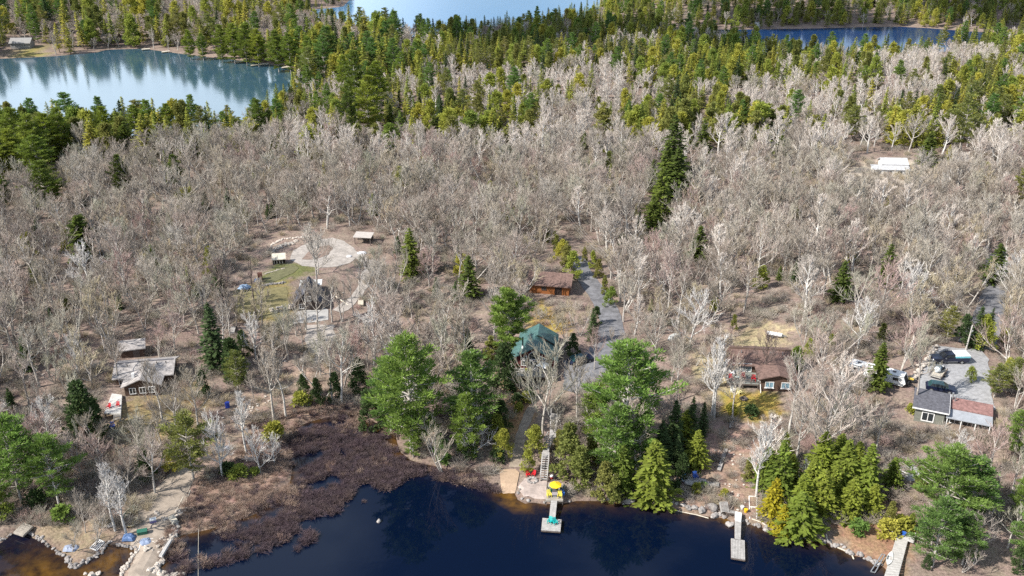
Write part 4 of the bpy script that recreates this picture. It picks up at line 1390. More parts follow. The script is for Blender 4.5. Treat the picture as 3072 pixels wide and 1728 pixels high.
_chairs = {}
def chair(label, u, v, face, col, zz=None, group=None, s=1.0, name='deck_chair'):
    """slatted garden chair; face: direction it looks, degrees from +x"""
    m = mat('%s_plastic' % col[0], col[1], .5, 2, .12)
    if col[0] not in _chairs:
        d_ = {}
        k = MB()
        for i in range(4):
            k.hexa([(-.26, -.27 + i * .14, .30 + (.12 * i / 4)), (.26, -.27 + i * .14, .30 + .12 * i / 4), (.26, -.15 + i * .14, .33 + .12 * i / 4), (-.26, -.15 + i * .14, .33 + .12 * i / 4)],
                   [(-.26, -.27 + i * .14, .34 + .12 * i / 4), (.26, -.27 + i * .14, .34 + .12 * i / 4), (.26, -.15 + i * .14, .37 + .12 * i / 4), (-.26, -.15 + i * .14, .37 + .12 * i / 4)])
        d_['seat'] = k.mesh('seat', m)
        k = MB()
        for i in range(5):
            x = -.24 + i * .12
            hh = .68 + .1 * math.cos((i - 2) * .6)
            k.hexa([(x - .05, -.26, .3), (x + .05, -.26, .3), (x + .05, -.30, .3), (x - .05, -.30, .3)],
                   [(x * 1.25 - .055, -.26 - hh * .42, .3 + hh), (x * 1.25 + .055, -.26 - hh * .42, .3 + hh), (x * 1.25 + .055, -.30 - hh * .42, .3 + hh), (x * 1.25 - .055, -.30 - hh * .42, .3 + hh)])
        d_['backrest'] = k.mesh('backrest', m)
        for sg in (-1, 1):
            d_['armrest%d' % sg] = MB().box(sg * .34, 0, .54, .14, .72, .035).mesh('armrest', m)
            d_['leg%d' % sg] = MB().box(sg * .33, .28, 0, .07, .1, .54).mesh('leg', m)
            d_['legb%d' % sg] = MB().bar((sg * .3, -.5, .04), (sg * .3, .2, .34), .05, .12).box(sg * .33, -.32, 0, .06, .08, .54).mesh('leg', m)
        _chairs[col[0]] = d_
    p = G(u, v) if zz is None else Vector((*Wz(u, v, zz), zz))
    t = thing(name, label, 'chair', p, R(face) - PI / 2, group)
    t.scale = (s, s, s)
    for nm, me in _chairs[col[0]].items():
        put(re_name(nm), me, t)
    return t
def re_name(n):
    return {'legb1': 'leg', 'legb-1': 'leg', 'leg1': 'leg', 'leg-1': 'leg', 'armrest1': 'armrest', 'armrest-1': 'armrest'}.get(n, n)

RED = ('red', (.62, .02, .03)); YEL = ('yellow', (.78, .66, .10)); TEAL = ('teal', (.01, .42, .40)); GRN = ('dark_green', (.01, .10, .08)); BLU = ('blue', (.03, .09, .36)); PYEL = ('pale_yellow', (.75, .68, .34)); WHT = ('off_white', (.75, .75, .70))

# ---------------------------------------------------------------- green roofed cottage
REDW = mat('dark_red_siding', (.13, .028, .03), .8, 1.5, .3, stretch=(.4, .4, 9))
TEALR = mat('green_metal_roof', (.075, .16, .15), .5, 1.6, .4, spec=.4)
p = G(1600, 1121)
hc = thing('cottage', 'dark red cottage with green metal roof and gabled window wall', 'house', p, R(-5))
MB().gable(-3.6, 3.6, 0, 4.4, -.8, 2.75, 2.05, 'y').build('wall', REDW, hc)
MB().gable(-2.5, 3.4, 4.42, 8.0, -.8, 3.3, 1.7, 'y').build('rear_wall', REDW, hc)
r = MB().roof(-3.6, 3.6, 0, 4.5, 2.75, 2.05, 'y', .45).build('roof', TEALR, hc)
MB().tube((-1.9, 1.6, 3.6), (-1.9, 1.6, 5.9), .13).build('chimney', BLACK, r)
MB().tube((-1.9, 1.6, 3.85), (-1.9, 1.6, 4.35), .22, .15).build('flashing', WHITE, r)
MB().roof(-2.5, 3.4, 4.6, 8.0, 3.3, 1.7, 'y', .4).build('rear_roof', TEALR, hc)
for x_ in (-1.55, 1.55):
    window(hc, x_, 0, 1.95, .95, 1.0, panes=2)
for x_ in (-.42, .42):
    window(hc, x_, 0, 1.75, .72, 1.45, panes=2, name='patio_door')
shape_window(hc, [(-.75, 2.7), (.75, 2.7), (.75, 3.6), (0, 4.2), (-.75, 3.6)], 0)
shape_window(hc, [(-2.2, 2.7), (-1.1, 2.7), (-1.1, 3.35)], 0)
shape_window(hc, [(1.1, 2.7), (2.2, 2.7), (1.1, 3.35)], 0)
window(hc, -3.6, 2.4, 1.9, 1.0, .9, 'l')
window(hc, 3.6, 2.4, 1.9, 1.0, .9, 'r')
dk = MB(); boards(dk, [Vector((-3.8, -.02, 1.0)), Vector((3.9, -.02, 1.0)), Vector((3.9, -2.7, 1.0)), Vector((-2.6, -2.7, 1.0))], 16, .06)
dk.build('deck', WOOD, hc)
k = MB()
for x_ in (-2.4, -.3, 1.8, 3.7):
    k.box(x_, -2.55, -1.0, .14, .14, 1.93)
k.bar((-2.6, -2.66, .82), (3.9, -2.66, .82), .06, .22); k.bar((-3.75, -.1, .82), (-2.6, -2.66, .82), .06, .22)
k.build('deck_frame', WOODD, hc)
railing(hc, Vector((.6, -2.6, 1.0)), Vector((3.8, -2.6, 1.0)), .9)
railing(hc, Vector((-3.7, -.3, 1.0)), Vector((-3.25, -1.3, 1.0)), .9)
st = MB()
for i in range(6):
    st.hexa([(-4.0 - .28 * i, -1.9 - .1 * i, .80 - .2 * i), (-3.72 - .28 * i, -1.9 - .1 * i, .80 - .2 * i), (-3.3 - .28 * i, -.9 - .1 * i, .80 - .2 * i), (-3.58 - .28 * i, -.9 - .1 * i, .80 - .2 * i)],
            [(-4.0 - .28 * i, -1.9 - .1 * i, .85 - .2 * i), (-3.72 - .28 * i, -1.9 - .1 * i, .85 - .2 * i), (-3.3 - .28 * i, -.9 - .1 * i, .85 - .2 * i), (-3.58 - .28 * i, -.9 - .1 * i, .85 - .2 * i)])
st.build('deck_steps', WOOD, hc)
def local(par, x, y, z):
    c, n = math.cos(par.rotation_euler.z), math.sin(par.rotation_euler.z)
    return Vector((par.location.x + x * c - y * n, par.location.y + x * n + y * c, par.location.z + z))
def parasol(label, loc, rad, h, col, n=8, sq=False, cup=.5):
    t = thing('parasol', label, 'umbrella', loc, .2)
    MB().tube((0, 0, 0), (0, 0, h + .1), .03).build('pole', STEEL, t)
    MB().tube((0, 0, 0), (0, 0, .1), .26, n=10).build('base', BLACK, t)
    vs = [(0, 0, h)] + [(rad * math.cos(2 * PI * i / n), rad * math.sin(2 * PI * i / n), h - cup) for i in range(n)]
    vs += [(0, 0, h - .03)] + [(x_, y_, z_ - .08) for x_, y_, z_ in vs[1:n + 1]]
    fs = [(0, 1 + i, 1 + (i + 1) % n) for i in range(n)] + [(n + 1, n + 2 + (i + 1) % n, n + 2 + i) for i in range(n)] + [(1 + i, n + 2 + i, n + 2 + (i + 1) % n, 1 + (i + 1) % n) for i in range(n)]
    MB().add(vs, fs).build('canopy', mat(col[0] + '_canvas', col[1], .8, 1.2, .1), t)
    k = MB()
    for i in range(n):
        k.tube((0, 0, h - cup * .9), vs[n + 2 + i], .012, n=4)
    k.build('ribs', STEEL, t)
    return t
def table(label, loc, sx, sy, h, col, rz=0):
    t = thing('table', label, 'table', loc, rz)
    m = mat(col[0] + '_top', col[1], .6, 2, .15)
    MB().box(0, 0, h - .05, sx, sy, .05).build('tabletop', m, t)
    for a in (-1, 1):
        for b_ in (-1, 1):
            MB().box(a * (sx / 2 - .08), b_ * (sy / 2 - .08), 0, .07, .07, h - .05).build('leg', m, t)
    return t
parasol('white square parasol shading the deck of the green roofed cottage', local(hc, 1.75, -1.3, 1.0), 1.25, 1.7, ('white', (.8, .8, .8)), 4, cup=.22)
table('yellow table on the deck of the green roofed cottage', local(hc, -.75, -1.5, 1.0), .95, .8, .62, ('yellow_paint', (.72, .68, .12)), R(-5))
table('grey table under the white square parasol', local(hc, 1.75, -1.3, 1.004), 1.0, 1.0, .66, ('grey_paint', (.22, .22, .23)), R(-5))

# ---------------------------------------------------------------- brown log garage by the driveway
LOG = mat('orange_log_wall', (.30, .11, .035), .7, 1.4, .35, stretch=(.3, .3, 7))
BRR = mat('brown_shingles', (.20, .13, .11), .9, 2.2, .45)
BRR2 = mat('dark_brown_siding', (.12, .075, .055), .85, 1.6, .3, stretch=(.4, .4, 9))
p = G(1706, 888)
hd = thing('log_garage', 'small orange log building with brown roof beside the driveway', 'garage', p, R(-11))
MB().gable(-7.6, 0, 0, 5, -.8, 2.1, 1.35, 'x').build('wall', LOG, hd)
MB().roof(-7.6, 0, 0, 5, 2.1, 1.35, 'x', .5).build('roof', BRR, hd)
MB().box(-2.0, -.03, -.3, 1.3, .08, 2.2).build('door', mat('door_dark', (.03, .02, .018), .7), hd)
for x_ in (-1.2, -2.8):
    MB().box(x_, -.05, -.3, .16, .12, 2.3).build('door_post', LOG, hd)
window(hd, -4.8, 0, 1.2, 1.0, .8, frame=BRR2)
MB().box(-2.0, -.8, -.5, 1.8, 1.4, .22).box(-2.0, -1.7, -.7, 1.8, .5, .2).build('porch_step', WOOD, hd)

# ---------------------------------------------------------------- brown cottage with the red chairs
p = G(2332, 1174)
he = thing('cottage', 'brown bungalow with blue windows and a raised front deck', 'house', p, R(-6))
MB().gable(-2.8, 2.8, 0, 5.0, -.8, 2.2, .8, 'y').build('wall', BRR2, he)
MB().gable(-7.4, 2.6, 4.2, 10.4, -.8, 2.35, 1.15, 'x').build('rear_wall', BRR2, he)
MB().roof(-2.8, 2.8, 0, 6.6, 2.2, .8, 'y', .45).build('roof', BRR, he)
MB().roof(-7.4, 2.6, 4.2, 10.4, 2.35, 1.15, 'x', .45).build('rear_roof', BRR, he)
for x_ in (-1.35, 1.15):
    f = window(he, x_, 0, 1.15, 1.35, 1.05, panes=2, glass=GLASSB)
    MB().box(0, -.1, -.62, 1.5, .18, .07).build('sill', WHITE, f)
for x_ in (-6.1, -4.4):
    window(he, x_, 4.2, 1.75, 1.5, 1.5, panes=1, name='patio_door', glass=mat('grey_glass', (.16, .19, .2), .15))
MB().box(-2.4, 7.3, 3.62, 10.6, .35, .07).build('ridge_cap', BRR2, he)
for x_ in (-5.2, -.6, 1.4):
    MB().tube((x_, 6.3, 2.9), (x_, 6.3, 3.75), .08, n=6).build('vent_pipe', STEEL, he)
dk = MB(); boards(dk, [Vector((-7.9, 4.1, .95)), Vector((-2.9, 4.1, .95)), Vector((-2.9, .3, .95)), Vector((-7.9, .3, .95))], 14, .06)
dk.build('deck', mat('grey_green_deck', (.30, .31, .28), .85, 2, .35), he)
k = MB()
for x_ in (-7.8, -5.4, -3.0):
    for y_ in (.4, 3.2):
        k.box(x_, y_, -1.0, .14, .14, 1.88)
k.box(-5.4, .34, .62, 4.9, .06, .27)
k.build('deck_frame', WOODD, he)
railing(he, Vector((-7.8, .38, .95)), Vector((-3.0, .38, .95)), .75, WOODD)
railing(he, Vector((-7.82, .38, .95)), Vector((-7.82, 3.9, .95)), .75, WOOD)
railing(he, Vector((-2.98, .38, .95)), Vector((-2.98, 1.2, .95)), .75, WHITE)
MB().bar((-2.8, .25, 1.6), (-2.62, -.7, -.6), .1, .1).box(-7.0, 3.3, .95, 1.0, 1.3, .42).build('stair_rail', WHITE, he)
for i, (x_, y_, a, l_) in enumerate(((-7.2, 1.1, -80, 'red chair at the corner of the raised deck, nearest the steps side'), (-5.25, 1.9, -95, 'red chair in the middle of the three on the raised brown deck'), (-3.7, 1.2, -100, 'red chair on the raised deck next to the bungalow wall'))):
    c = chair(l_, 1500, 1200, a, RED, group='red chairs on the raised deck', s=.9); c.location = local(he, x_, y_, .955)
table('small glass topped table among the red chairs', local(he, -6.2, 1.4, .955), .6, .6, .5, ('frosted', (.45, .50, .46)))
chair('pale white chair on the yellow lawn below the brown deck', 2198.5, 1176, -70, WHT, s=.85)
chair('pale yellow chair beside the white one on the lawn', 2218, 1182, -60, PYEL, s=.85)

# ---------------------------------------------------------------- grey house at the gravel yard
GREYW = mat('grey_green_siding', (.21, .215, .185), .85, 1.4, .3, stretch=(.4, .4, 9))
DARKR = mat('charcoal_shingles', (.13, .13, .15), .9, 2.5, .45)
REDR = mat('faded_red_shingles', (.30, .17, .155), .9, 2.0, .45)
PALER = mat('pale_grey_roof', (.34, .36, .39), .7, 1.2, .2)
p = G(2738, 1262)
hf = thing('house', 'long low house with charcoal, faded red and pale grey roofs', 'house', p, R(-24))
MB().extr([(0, -.8), (5.4, -.8), (5.4, 2.2), (4.4, 3.1), (0, 2.5)], .1, 4.1, True).build('wall', GREYW, hf)
MB().extr([(.9, -.8), (5.3, -.8), (5.3, 2.1), (4.5, 2.6), (.9, 1.9)], 4.12, 10.2, True).build('wing_wall', GREYW, hf)
MB().extr([(-.45, 2.47), (4.45, 3.16), (4.45, 3.34), (-.45, 2.63)], -.4, 4.6, True).extr([(4.46, 3.16), (5.9, 2.0), (5.9, 2.18), (4.46, 3.34)], -.4, 4.6, True).build('roof', DARKR, hf)
MB().box(2.1, -.48, 2.38, 5.05, .07, .2).bar((4.63, -.45, 2.5), (4.63, 4.4, 3.22), .06, .22).build('fascia', WHITE, hf)
MB().extr([(1.9, 2.24), (4.46, 2.72), (4.46, 2.86), (1.9, 2.38)], 4.66, 10.5, True).build('wing_roof', REDR, hf)
MB().extr([(4.47, 2.72), (5.8, 1.9), (5.8, 2.04), (4.47, 2.86)], 4.66, 10.5, True).build('back_roof', DARKR, hf)
MB().extr([(-.3, 1.72), (1.98, 2.10), (1.98, 2.22), (-.3, 1.84)], 4.3, 10.5, True).build('porch_roof', PALER, hf)
k = MB()
for x_ in (4.5, 6.4, 8.3, 10.2):
    k.box(x_, -.15, -.8, .12, .12, 2.5)
k.build('porch_posts', WHITE, hf)
window(hf, 1.9, 0, 1.15, 1.75, 1.55, panes=2, bar=.13)
for x_ in (5.6, 7.4, 9.2):
    window(hf, x_, .9, .95, 1.4, 1.0, panes=2, bar=.07)
MB().tube((4.9, 3.9, 2.6), (4.9, 3.9, 3.9), .14).tube((5.3, 3.6, 2.6), (5.3, 3.6, 3.5), .1).build('chimney', STEEL, hf)

# ---------------------------------------------------------------- grey roofed cottage on the left
GREYR = mat('pale_grey_shingles', (.40, .37, .355), .9, 1.8, .45)
p = G(431, 1187)
ha = thing('cottage', 'low dark cottage with pale grey crossing roofs and a front deck', 'house', p, R(10))
MB().gable(-2.7, 2.5, 0, 6.6, -.8, 1.9, 1.05, 'y').build('wall', BRR2, ha)
MB().gable(-4.6, 3.9, 3.3, 8.7, -.8, 1.9, 1.0, 'x').build('rear_wall', BRR2, ha)
rr_ = MB().roof(-2.7, 2.5, .2, 6.3, 1.9, 1.05, 'y', .5).build('roof', GREYR, ha)
MB().box(-1.4, 1.4, 2.2, .4, .4, 1.2).build('chimney', WHITE, rr_)
MB().roof(-4.6, 3.9, 3.3, 8.7, 1.9, 1.0, 'x', .5).build('rear_roof', GREYR, ha)
for x_ in (-1.5, 0, 1.4):
    window(ha, x_, 0, 1.0, 1.0, 1.1, panes=2)
MB().box(-.35, 6.0, 3.02, 8.9, .3, .07).build('ridge_cap', DARKR, ha)
for x_ in (-3, 1.6, 3.0):
    MB().tube((x_, 5.2, 2.3), (x_, 5.2, 3.15), .07, n=6).build('vent_pipe', BLACK, ha)
window(ha, -3.7, 3.3, 1.0, 1.0, .9)
window(ha, 2.5, 1.6, 1.1, 1.0, .9, 'r')
platform('deck_platform', 'pale wooden deck with two red chairs beside the grey roofed cottage', 'deck', [(336,1180),(366,1184),(362,1240),(313,1238)], G(340,1225).z + .75, 14, m=mat('bleached_wood', (.60, .58, .55), .85, 2, .2))
zz = G(340, 1225).z + .755
chair('red chair at the outer corner of the pale deck', 327, 1224, -100, RED, zz, 'red chairs on the pale deck', .66)
chair('red chair above the steps of the pale deck', 354, 1219, -80, RED, zz, 'red chairs on the pale deck', .66)
stairs('short flight of steps from the pale deck to the lawn', (353, 1240), (350, 1262), zz - .1, G(350, 1258).z + .1, 1.0, 5, rail=False)
chair('blue and white lawn chair below the pale deck steps', 338, 1285, -70, BLU, s=.85)
p = G(400, 1072)
hs_ = thing('shed', 'small shed with a pale grey roof behind the left cottage', 'shed', p, R(16))
MB().gable(-1.8, 1.8, 0, 3.0, -.6, 1.7, .8, 'x').build('wall', BRR2, hs_)
MB().roof(-1.8, 1.8, 0, 3.0, 1.7, .8, 'x', .4).build('roof', GREYR, hs_)
MB().box(.6, -.03, -.2, 1.0, .08, 1.7).build('door', WOODD, hs_)

# ---------------------------------------------------------------- dark roofed cabin at the gravel loop
CAB = mat('slate_shingles', (.075, .08, .105), .75, 1.6, .3)
p = G(926, 931)
hb = thing('cabin', 'steep dark roofed cabin below the pale gravel loop', 'house', p, R(8))
MB().gable(-2.3, 2.3, 0, 6.0, -.8, 1.6, 2.5, 'y').build('wall', mat('dark_cabin_wall', (.06, .05, .05), .8, 1.5, .3), hb)
MB().roof(-2.3, 2.3, .2, 6.0, 1.6, 2.5, 'y', .5).build('roof', CAB, hb)
MB().box(.2, 7.4, -.8, 3.6, 2.4, 3.0).build('rear_wall', BRR2, hb)
MB().box(.2, 7.6, 2.22, 4.2, 2.7, .16).build('rear_roof', mat('white_metal_roof', (.62, .63, .62), .5), hb)
window(hb, 0, 0, 2.4, 1.3, 1.0, panes=2); window(hb, -1.2, 0, .9, .9, 1.0); 
MB().box(.9, -.03, -.1, .9, .08, 1.7).build('door', mat('door_dark2', (.03, .02, .018), .7), hb)
k = MB()
for i in range(5):
    k.box(0, -.5 - .38 * i, -.1 - .17 * i, 3.2, .36, .14)
k.build('front_steps', mat('grey_slab', (.38, .38, .37), .9, 1.5, .3), hb)
p = G(1088, 735)
hx = thing('shed', 'open shed with a pale flat roof beside the gravel loop', 'shed', p, R(-8))
k = MB()
for a in (-1.7, 1.7):
    for b_ in (.1, 2.2):
        k.box(a, b_, -.4, .14, .14, 2.2)
k.build('post', WOODD, hx)
MB().hexa([(-2, -.2, 1.7), (2, -.2, 1.7), (2, 2.5, 2.0), (-2, 2.5, 2.0)], [(-2, -.2, 1.8), (2, -.2, 1.8), (2, 2.5, 2.1), (-2, 2.5, 2.1)]).build('roof', mat('pale_board_roof', (.46, .42, .39), .8, 1.5, .15), hx)
MB().box(0, 2.2, -.4, 3.3, .08, 2.1).build('back_wall', WOODD, hx)
p = G(838, 792)
hx = thing('woodshed', 'small lean-to woodshed with a plank roof above the green lawn', 'woodshed', p, R(12))
MB().hexa([(-1.4, -.3, 1.0), (1.4, -.3, 1.0), (1.4, 1.6, 1.7), (-1.4, 1.6, 1.7)], [(-1.4, -.3, 1.08), (1.4, -.3, 1.08), (1.4, 1.6, 1.78), (-1.4, 1.6, 1.78)]).build('roof', WOODL, hx)
MB().box(-1.25, .6, -.3, .08, 1.6, 1.4).box(1.25, .6, -.3, .08, 1.6, 1.4).box(0, 1.5, -.3, 2.4, .08, 1.95).build('wall', WOODD, hx)
k = MB()
for i in range(4):
    for j in range(3):
        k.tube((-1.0 + .55 * i, .1 , .05 + .24 * j), (-1.0 + .55 * i, 1.2, .05 + .24 * j), .13, n=6)
tag(k.build('firewood', WOODL, None, loc=p), 'split firewood stacked inside the lean-to woodshed', 'firewood').rotation_euler = (0, 0, R(12))
p = G(781, 838)
t = thing('cupboard', 'tall rusty brown cupboard standing by the blue tarps', 'cupboard', p, R(15))
MB().box(0, 0, 0, .9, .7, 1.4).build('body', mat('rusty_brown', (.15, .07, .05), .8, 2, .3), t)
MB().box(-.2, -.37, .1, .4, .04, 1.2).build('door', mat('rusty_brown_door', (.18, .085, .06), .8), t)
MB().box(.2, -.37, .1, .38, .04, 1.2).build('door', mat('rusty_brown_door', (.18, .085, .06), .8), t)

# ---------------------------------------------------------------- white house far right, far shore cabins
p = G(2690, 522)
hg = thing('house', 'bright white bungalow and annex in the far right woods', 'house', p, R(-4))
MB().gable(-3.2, 3.2, 2.4, 6.6, -.8, 2.1, 1.0, 'x').build('wall', WHITE, hg)
MB().roof(-3.2, 3.2, 2.4, 6.6, 2.1, 1.0, 'x', .4).build('roof', mat('white_roof', (.56, .56, .57), .6, 1.2, .3), hg)
MB().box(-1.5, .9, -.8, 9.6, 2.9, 2.0).build('annex_wall', WHITE, hg)
k = MB()
for i in range(24):
    x_ = -6.6 + .42 * i
    k.hexa([(x_, -.8, 1.25), (x_ + .39, -.8, 1.25), (x_ + .39, 2.38, 1.75), (x_, 2.38, 1.75)], [(x_, -.8, 1.36), (x_ + .39, -.8, 1.36), (x_ + .39, 2.38, 1.86), (x_, 2.38, 1.86)])
k.build('annex_roof', mat('white_roof', (.56, .56, .57)), hg)
for x_ in (-2, 0, 2):
    window(hg, x_, 2.4, 1.98, 1.1, .2, panes=2, bar=.04)
for x_ in (-5, -2.2, .6):
    window(hg, x_, -.55, .55, 1.2, .8, frame=STEEL)
MB().box(2.2, -.57, -.6, 1.4, .06, 1.7).build('door', mat('door_grey', (.3, .3, .31), .6), hg)
for (u_, v_, wl_, rf_, L_, l_) in ((62, 146, (.28, .27, .26), (.30, .29, .28), 9, 'grey cabin on the far lawn by the pale lake'), (2272, 84, (.75, .75, .72), (.5, .48, .46), 3, 'tiny white cabin on the far bank of the blue lake'), (330, 130, (.22, .17, .14), (.22, .18, .16), 7, 'brown cabin among pines on the far bank of the pale lake'),
                                (2868, 540, (.6, .6, .6), (.55, .55, .55), 3.6, 'small white shed right of the white bungalow')):
    p = G(u_, v_)
    t = thing('cabin', l_, 'cabin', p, R(4))
    m1_ = mat('cabin_wall_%d' % u_, wl_, .8); m1_.name = 'cabin_wall'
    m2_ = mat('cabin_roof_%d' % u_, rf_, .8, 1.5, .2); m2_.name = 'cabin_roof'
    MB().gable(-L_ / 2, L_ / 2, 0, 6, -.8, 2.7, 1.8, 'x').build('wall', m1_, t)
    MB().roof(-L_ / 2, L_ / 2, 0, 6, 2.7, 1.8, 'x', .5).build('roof', m2_, t)
    window(t, -L_ / 4, 0, 1.5, 1.1, 1.0); window(t, L_ / 4, 0, 1.5, 1.1, 1.0)
    if L_ < 5:
        t.scale = (.8, .55, .6)
for i, (u0, v0, u1, v1, l_) in enumerate(((425, 146, 449, 144, 'short pale dock in the far bay of the pale lake'), (485, 154, 508, 151, 'pale dock beside the sandy far point'), (702, 184, 745, 180, 'long white dock below the tall far pines'), (752, 194, 805, 188, 'longest white dock along the far pine shore'),
                                 (845, 201, 868, 198, 'small pale dock near the brown bank of the pale lake'), (976, 245, 996, 243, 'pale dock at the eastern end of the pale lake'))):
    platform('far_dock', l_, 'dock', [(u0, v0), (u1, v1), (u1 + 1, v1 + 2.6), (u0 + 1, v0 + 2.6)], .6, 6, m=WOODL, group='docks across the pale lake')

# ---------------------------------------------------------------- docks and lakeside decks
platform('floating_dock', 'square floating dock with two teal chairs', 'dock', [(1627.7, 1553.4), (1684.5, 1558.5), (1681, 1594), (1624, 1590)], .45, 15, floats=True, legs=False)
platform('gangway', 'grey gangway from the umbrella deck to the square float', 'gangway', [(1653, 1501), (1671.6, 1501.6), (1666, 1554.5), (1647.5, 1553)], [.95, .95, .52, .52], 22, legs=False)
chair('teal chair on the float, further from the ladder side', 1649, 1569, -115, TEAL, .46, 'teal chairs on the floating dock', .74)
chair('teal chair on the float, turned toward the open lake', 1665.5, 1572, -65, TEAL, .46, 'teal chairs on the floating dock', .74)
zd = .95
ud = platform('lakeside_deck', 'low weathered deck under the yellow parasol at the water edge', 'deck', [(1646, 1448), (1690, 1450), (1689, 1500), (1637, 1500)], zd, 12, m=mat('tan_deck', (.40, .36, .31), .85, 2, .3))
pp = lambda u_, v_, z_=zd + .005: Vector((*Wz(u_, v_, z_), z_))
parasol('yellow eight sided parasol over the green lakeside chairs', pp(1666, 1480), .85, 1.75, ('yellow', (.80, .56, .02)), 8, cup=.32)
table('dark round edged table under the yellow parasol', pp(1666, 1480, zd + .008), .8, .7, .55, ('dark_top', (.10, .09, .09)))
for i, (u_, v_, a, c_, l_) in enumerate(((1651, 1473, 0, GRN, 'dark green chair under the parasol, nearest the stone patio'), (1656, 1480, 40, GRN, 'dark green chair between the parasol and the yellow chair'), (1675, 1481, 130, GRN, 'dark green chair at the lake side of the parasol'), (1685, 1468, 180, GRN, 'dark green chair against the deck edge behind the parasol'),
                                    (1647.5, 1490, -75, YEL, 'yellow chair at the deck corner by the stone patio'), (1679, 1492, -95, YEL, 'yellow chair beside the blue box'))):
    chair(l_, u_, v_, a, c_, zd + .01, 'chairs on the lakeside deck', .68 if c_ is GRN else .8)
t = thing('storage_box', 'blue storage box at the edge of the lakeside deck', 'box', pp(1686, 1482), .2); t.scale = (.75, .75, .75)
MB().box(0, 0, 0, .75, .9, .55).build('body', mat('blue_box', (.03, .12, .42), .5), t); MB().box(0, 0, .55, .79, .94, .06).build('lid', mat('blue_lid', (.05, .16, .5), .5), t)
t = thing('fire_table', 'small grey fire table between the yellow chairs', 'table', pp(1664, 1488), 0)
MB().box(0, 0, 0, .5, .5, .42).build('base', STEEL, t); MB().box(0, 0, .42, .75, .75, .06).build('tabletop', mat('grey_purple_top', (.30, .27, .29), .7), t)
t = thing('barbecue', 'black barbecue behind the yellow parasol', 'barbecue', G(1668, 1440), .3); t.scale = (.7, .7, .7)
MB().box(0, 0, .55, .9, .5, .2).build('firebox', BLACK, t); MB().extr([(-.24, .75), (.24, .75), (.2, .98), (-.2, .98)], -.45, .45, True).build('lid', BLACK, t)
for a in (-.38, .38):
    for b_ in (-.2, .2):
        MB().box(a, b_, 0, .05, .05, .55).build('leg', STEEL, t)
t = thing('flower_pot', 'red pot with a white top by the foot of the stairs', 'pot', G(1655, 1436))
MB().tube((0, 0, 0), (0, 0, .4), .22, .3, 10).build('pot', mat('red_pot', (.35, .05, .04), .7), t); MB().blob(0, 0, .45, .25, .25, .15, 3, 2).build('soil', WHITE, t)
chair('red chair on the stone patio, farther from the stairs', 1584, 1428, -70, RED, group='red chairs by the fire pit', s=.66)
chair('red chair on the stone patio, nearer to the stairs', 1601, 1427, -110, RED, group='red chairs by the fire pit', s=.66)
def ring(name, label, u_, v_, rad, n=10, m=STONE):
    p = G(u_, v_)
    t = thing(name, label, 'fire pit', p)
    for i in range(n):
        a = 2 * PI * i / n
        MB().blob(math.cos(a) * rad, math.sin(a) * rad, .14, .22, .22, .18, i + u_, 2).build('stone', m, t)
    MB().tube((0, 0, -.02), (0, 0, .06), rad * .8, n=12).build('ash', BLACK, t)
ring('fire_pit', 'round stone fire pit in front of the two red chairs', 1597, 1443, .6)
ring('fire_pit', 'dark fire ring on the yellow lawn below the raised deck', 2231, 1198, .45, 9, WOODD)
ring('fire_pit', 'black fire pit on the grey patio behind the white rail fence', 2722, 1415, .5, 9, WOODD)
stairs('lower flight of the long wooden lake stairs', (1637, 1372), (1631, 1440), 2.6, .75, .95, 10)
zl = 2.62
platform('landing', 'wooden landing between the two flights of lake stairs', 'landing', [(1629, 1340), (1648, 1340), (1646, 1371), (1628, 1371)], zl, 8)
stairs('middle flight of the long wooden lake stairs', (1653, 1312), (1641, 1338), 3.1, 2.66, .95, 4)
platform('landing', 'upper wooden landing of the lake stairs under bare branches', 'landing', [(1650, 1288), (1670, 1288), (1667, 1312), (1648, 1312)], 3.12, 6)
stairs('upper flight of the long wooden lake stairs', (1663, 1240), (1660, 1287), 4.4, 3.14, .95, 8)
# brown bungalow's shore
platform('floating_dock', 'long grey floating dock with nothing on it', 'dock', [(2193, 1614.5), (2234, 1621), (2235.5, 1679), (2194, 1672)], .45, 9, across=False, floats=True, legs=False)
platform('gangway', 'grey planked gangway to the empty float', 'gangway', [(2204.5, 1562), (2224, 1565), (2221.6, 1619), (2204.5, 1616.5)], [.9, .9, .52, .52], 7, across=False, legs=False)
platform('landing', 'white planked landing above the empty float', 'landing', [(2206, 1533), (2226, 1538), (2223, 1564.5), (2205.5, 1561)], .95, 4, m=mat('bleached_pine', (.68, .67, .65), .8, 2, .1), gap=.06)
platform('boardwalk', 'short grey boardwalk from the shore steps to the white landing', 'boardwalk', [(2180, 1528), (2206, 1533), (2205, 1540), (2180, 1536)], .92, 8, across=False)
stairs('narrow grey shore steps between boulders', (2170, 1505), (2176, 1536), 1.6, .95, 1.0, 8, rail=False)
platform('boardwalk', 'long grey plank ramp on the open slope', 'ramp', [(2173.5, 1344), (2184, 1345), (2162, 1411), (2151, 1408)], [G(2178, 1345).z + .25] * 2 + [G(2156, 1410).z + .25] * 2, 18, gap=.2)
platform('boardwalk', 'short grey plank ramp just below the yellow lawn', 'ramp', [(2191, 1250), (2203, 1250), (2199, 1282), (2188, 1282)], [G(2196, 1250).z + .25] * 2 + [G(2193, 1282).z + .25] * 2, 10, gap=.25)
zk = G(2085, 1447).z + .75
kd = platform('hillside_deck', 'pale plank deck holding a blue chair and a blue kayak', 'deck', [(2060, 1428), (2119, 1438), (2108, 1461), (2055, 1447)], zk, 7, m=mat('silver_wood', (.52, .50, .48), .85, 2, .25))
k = MB()
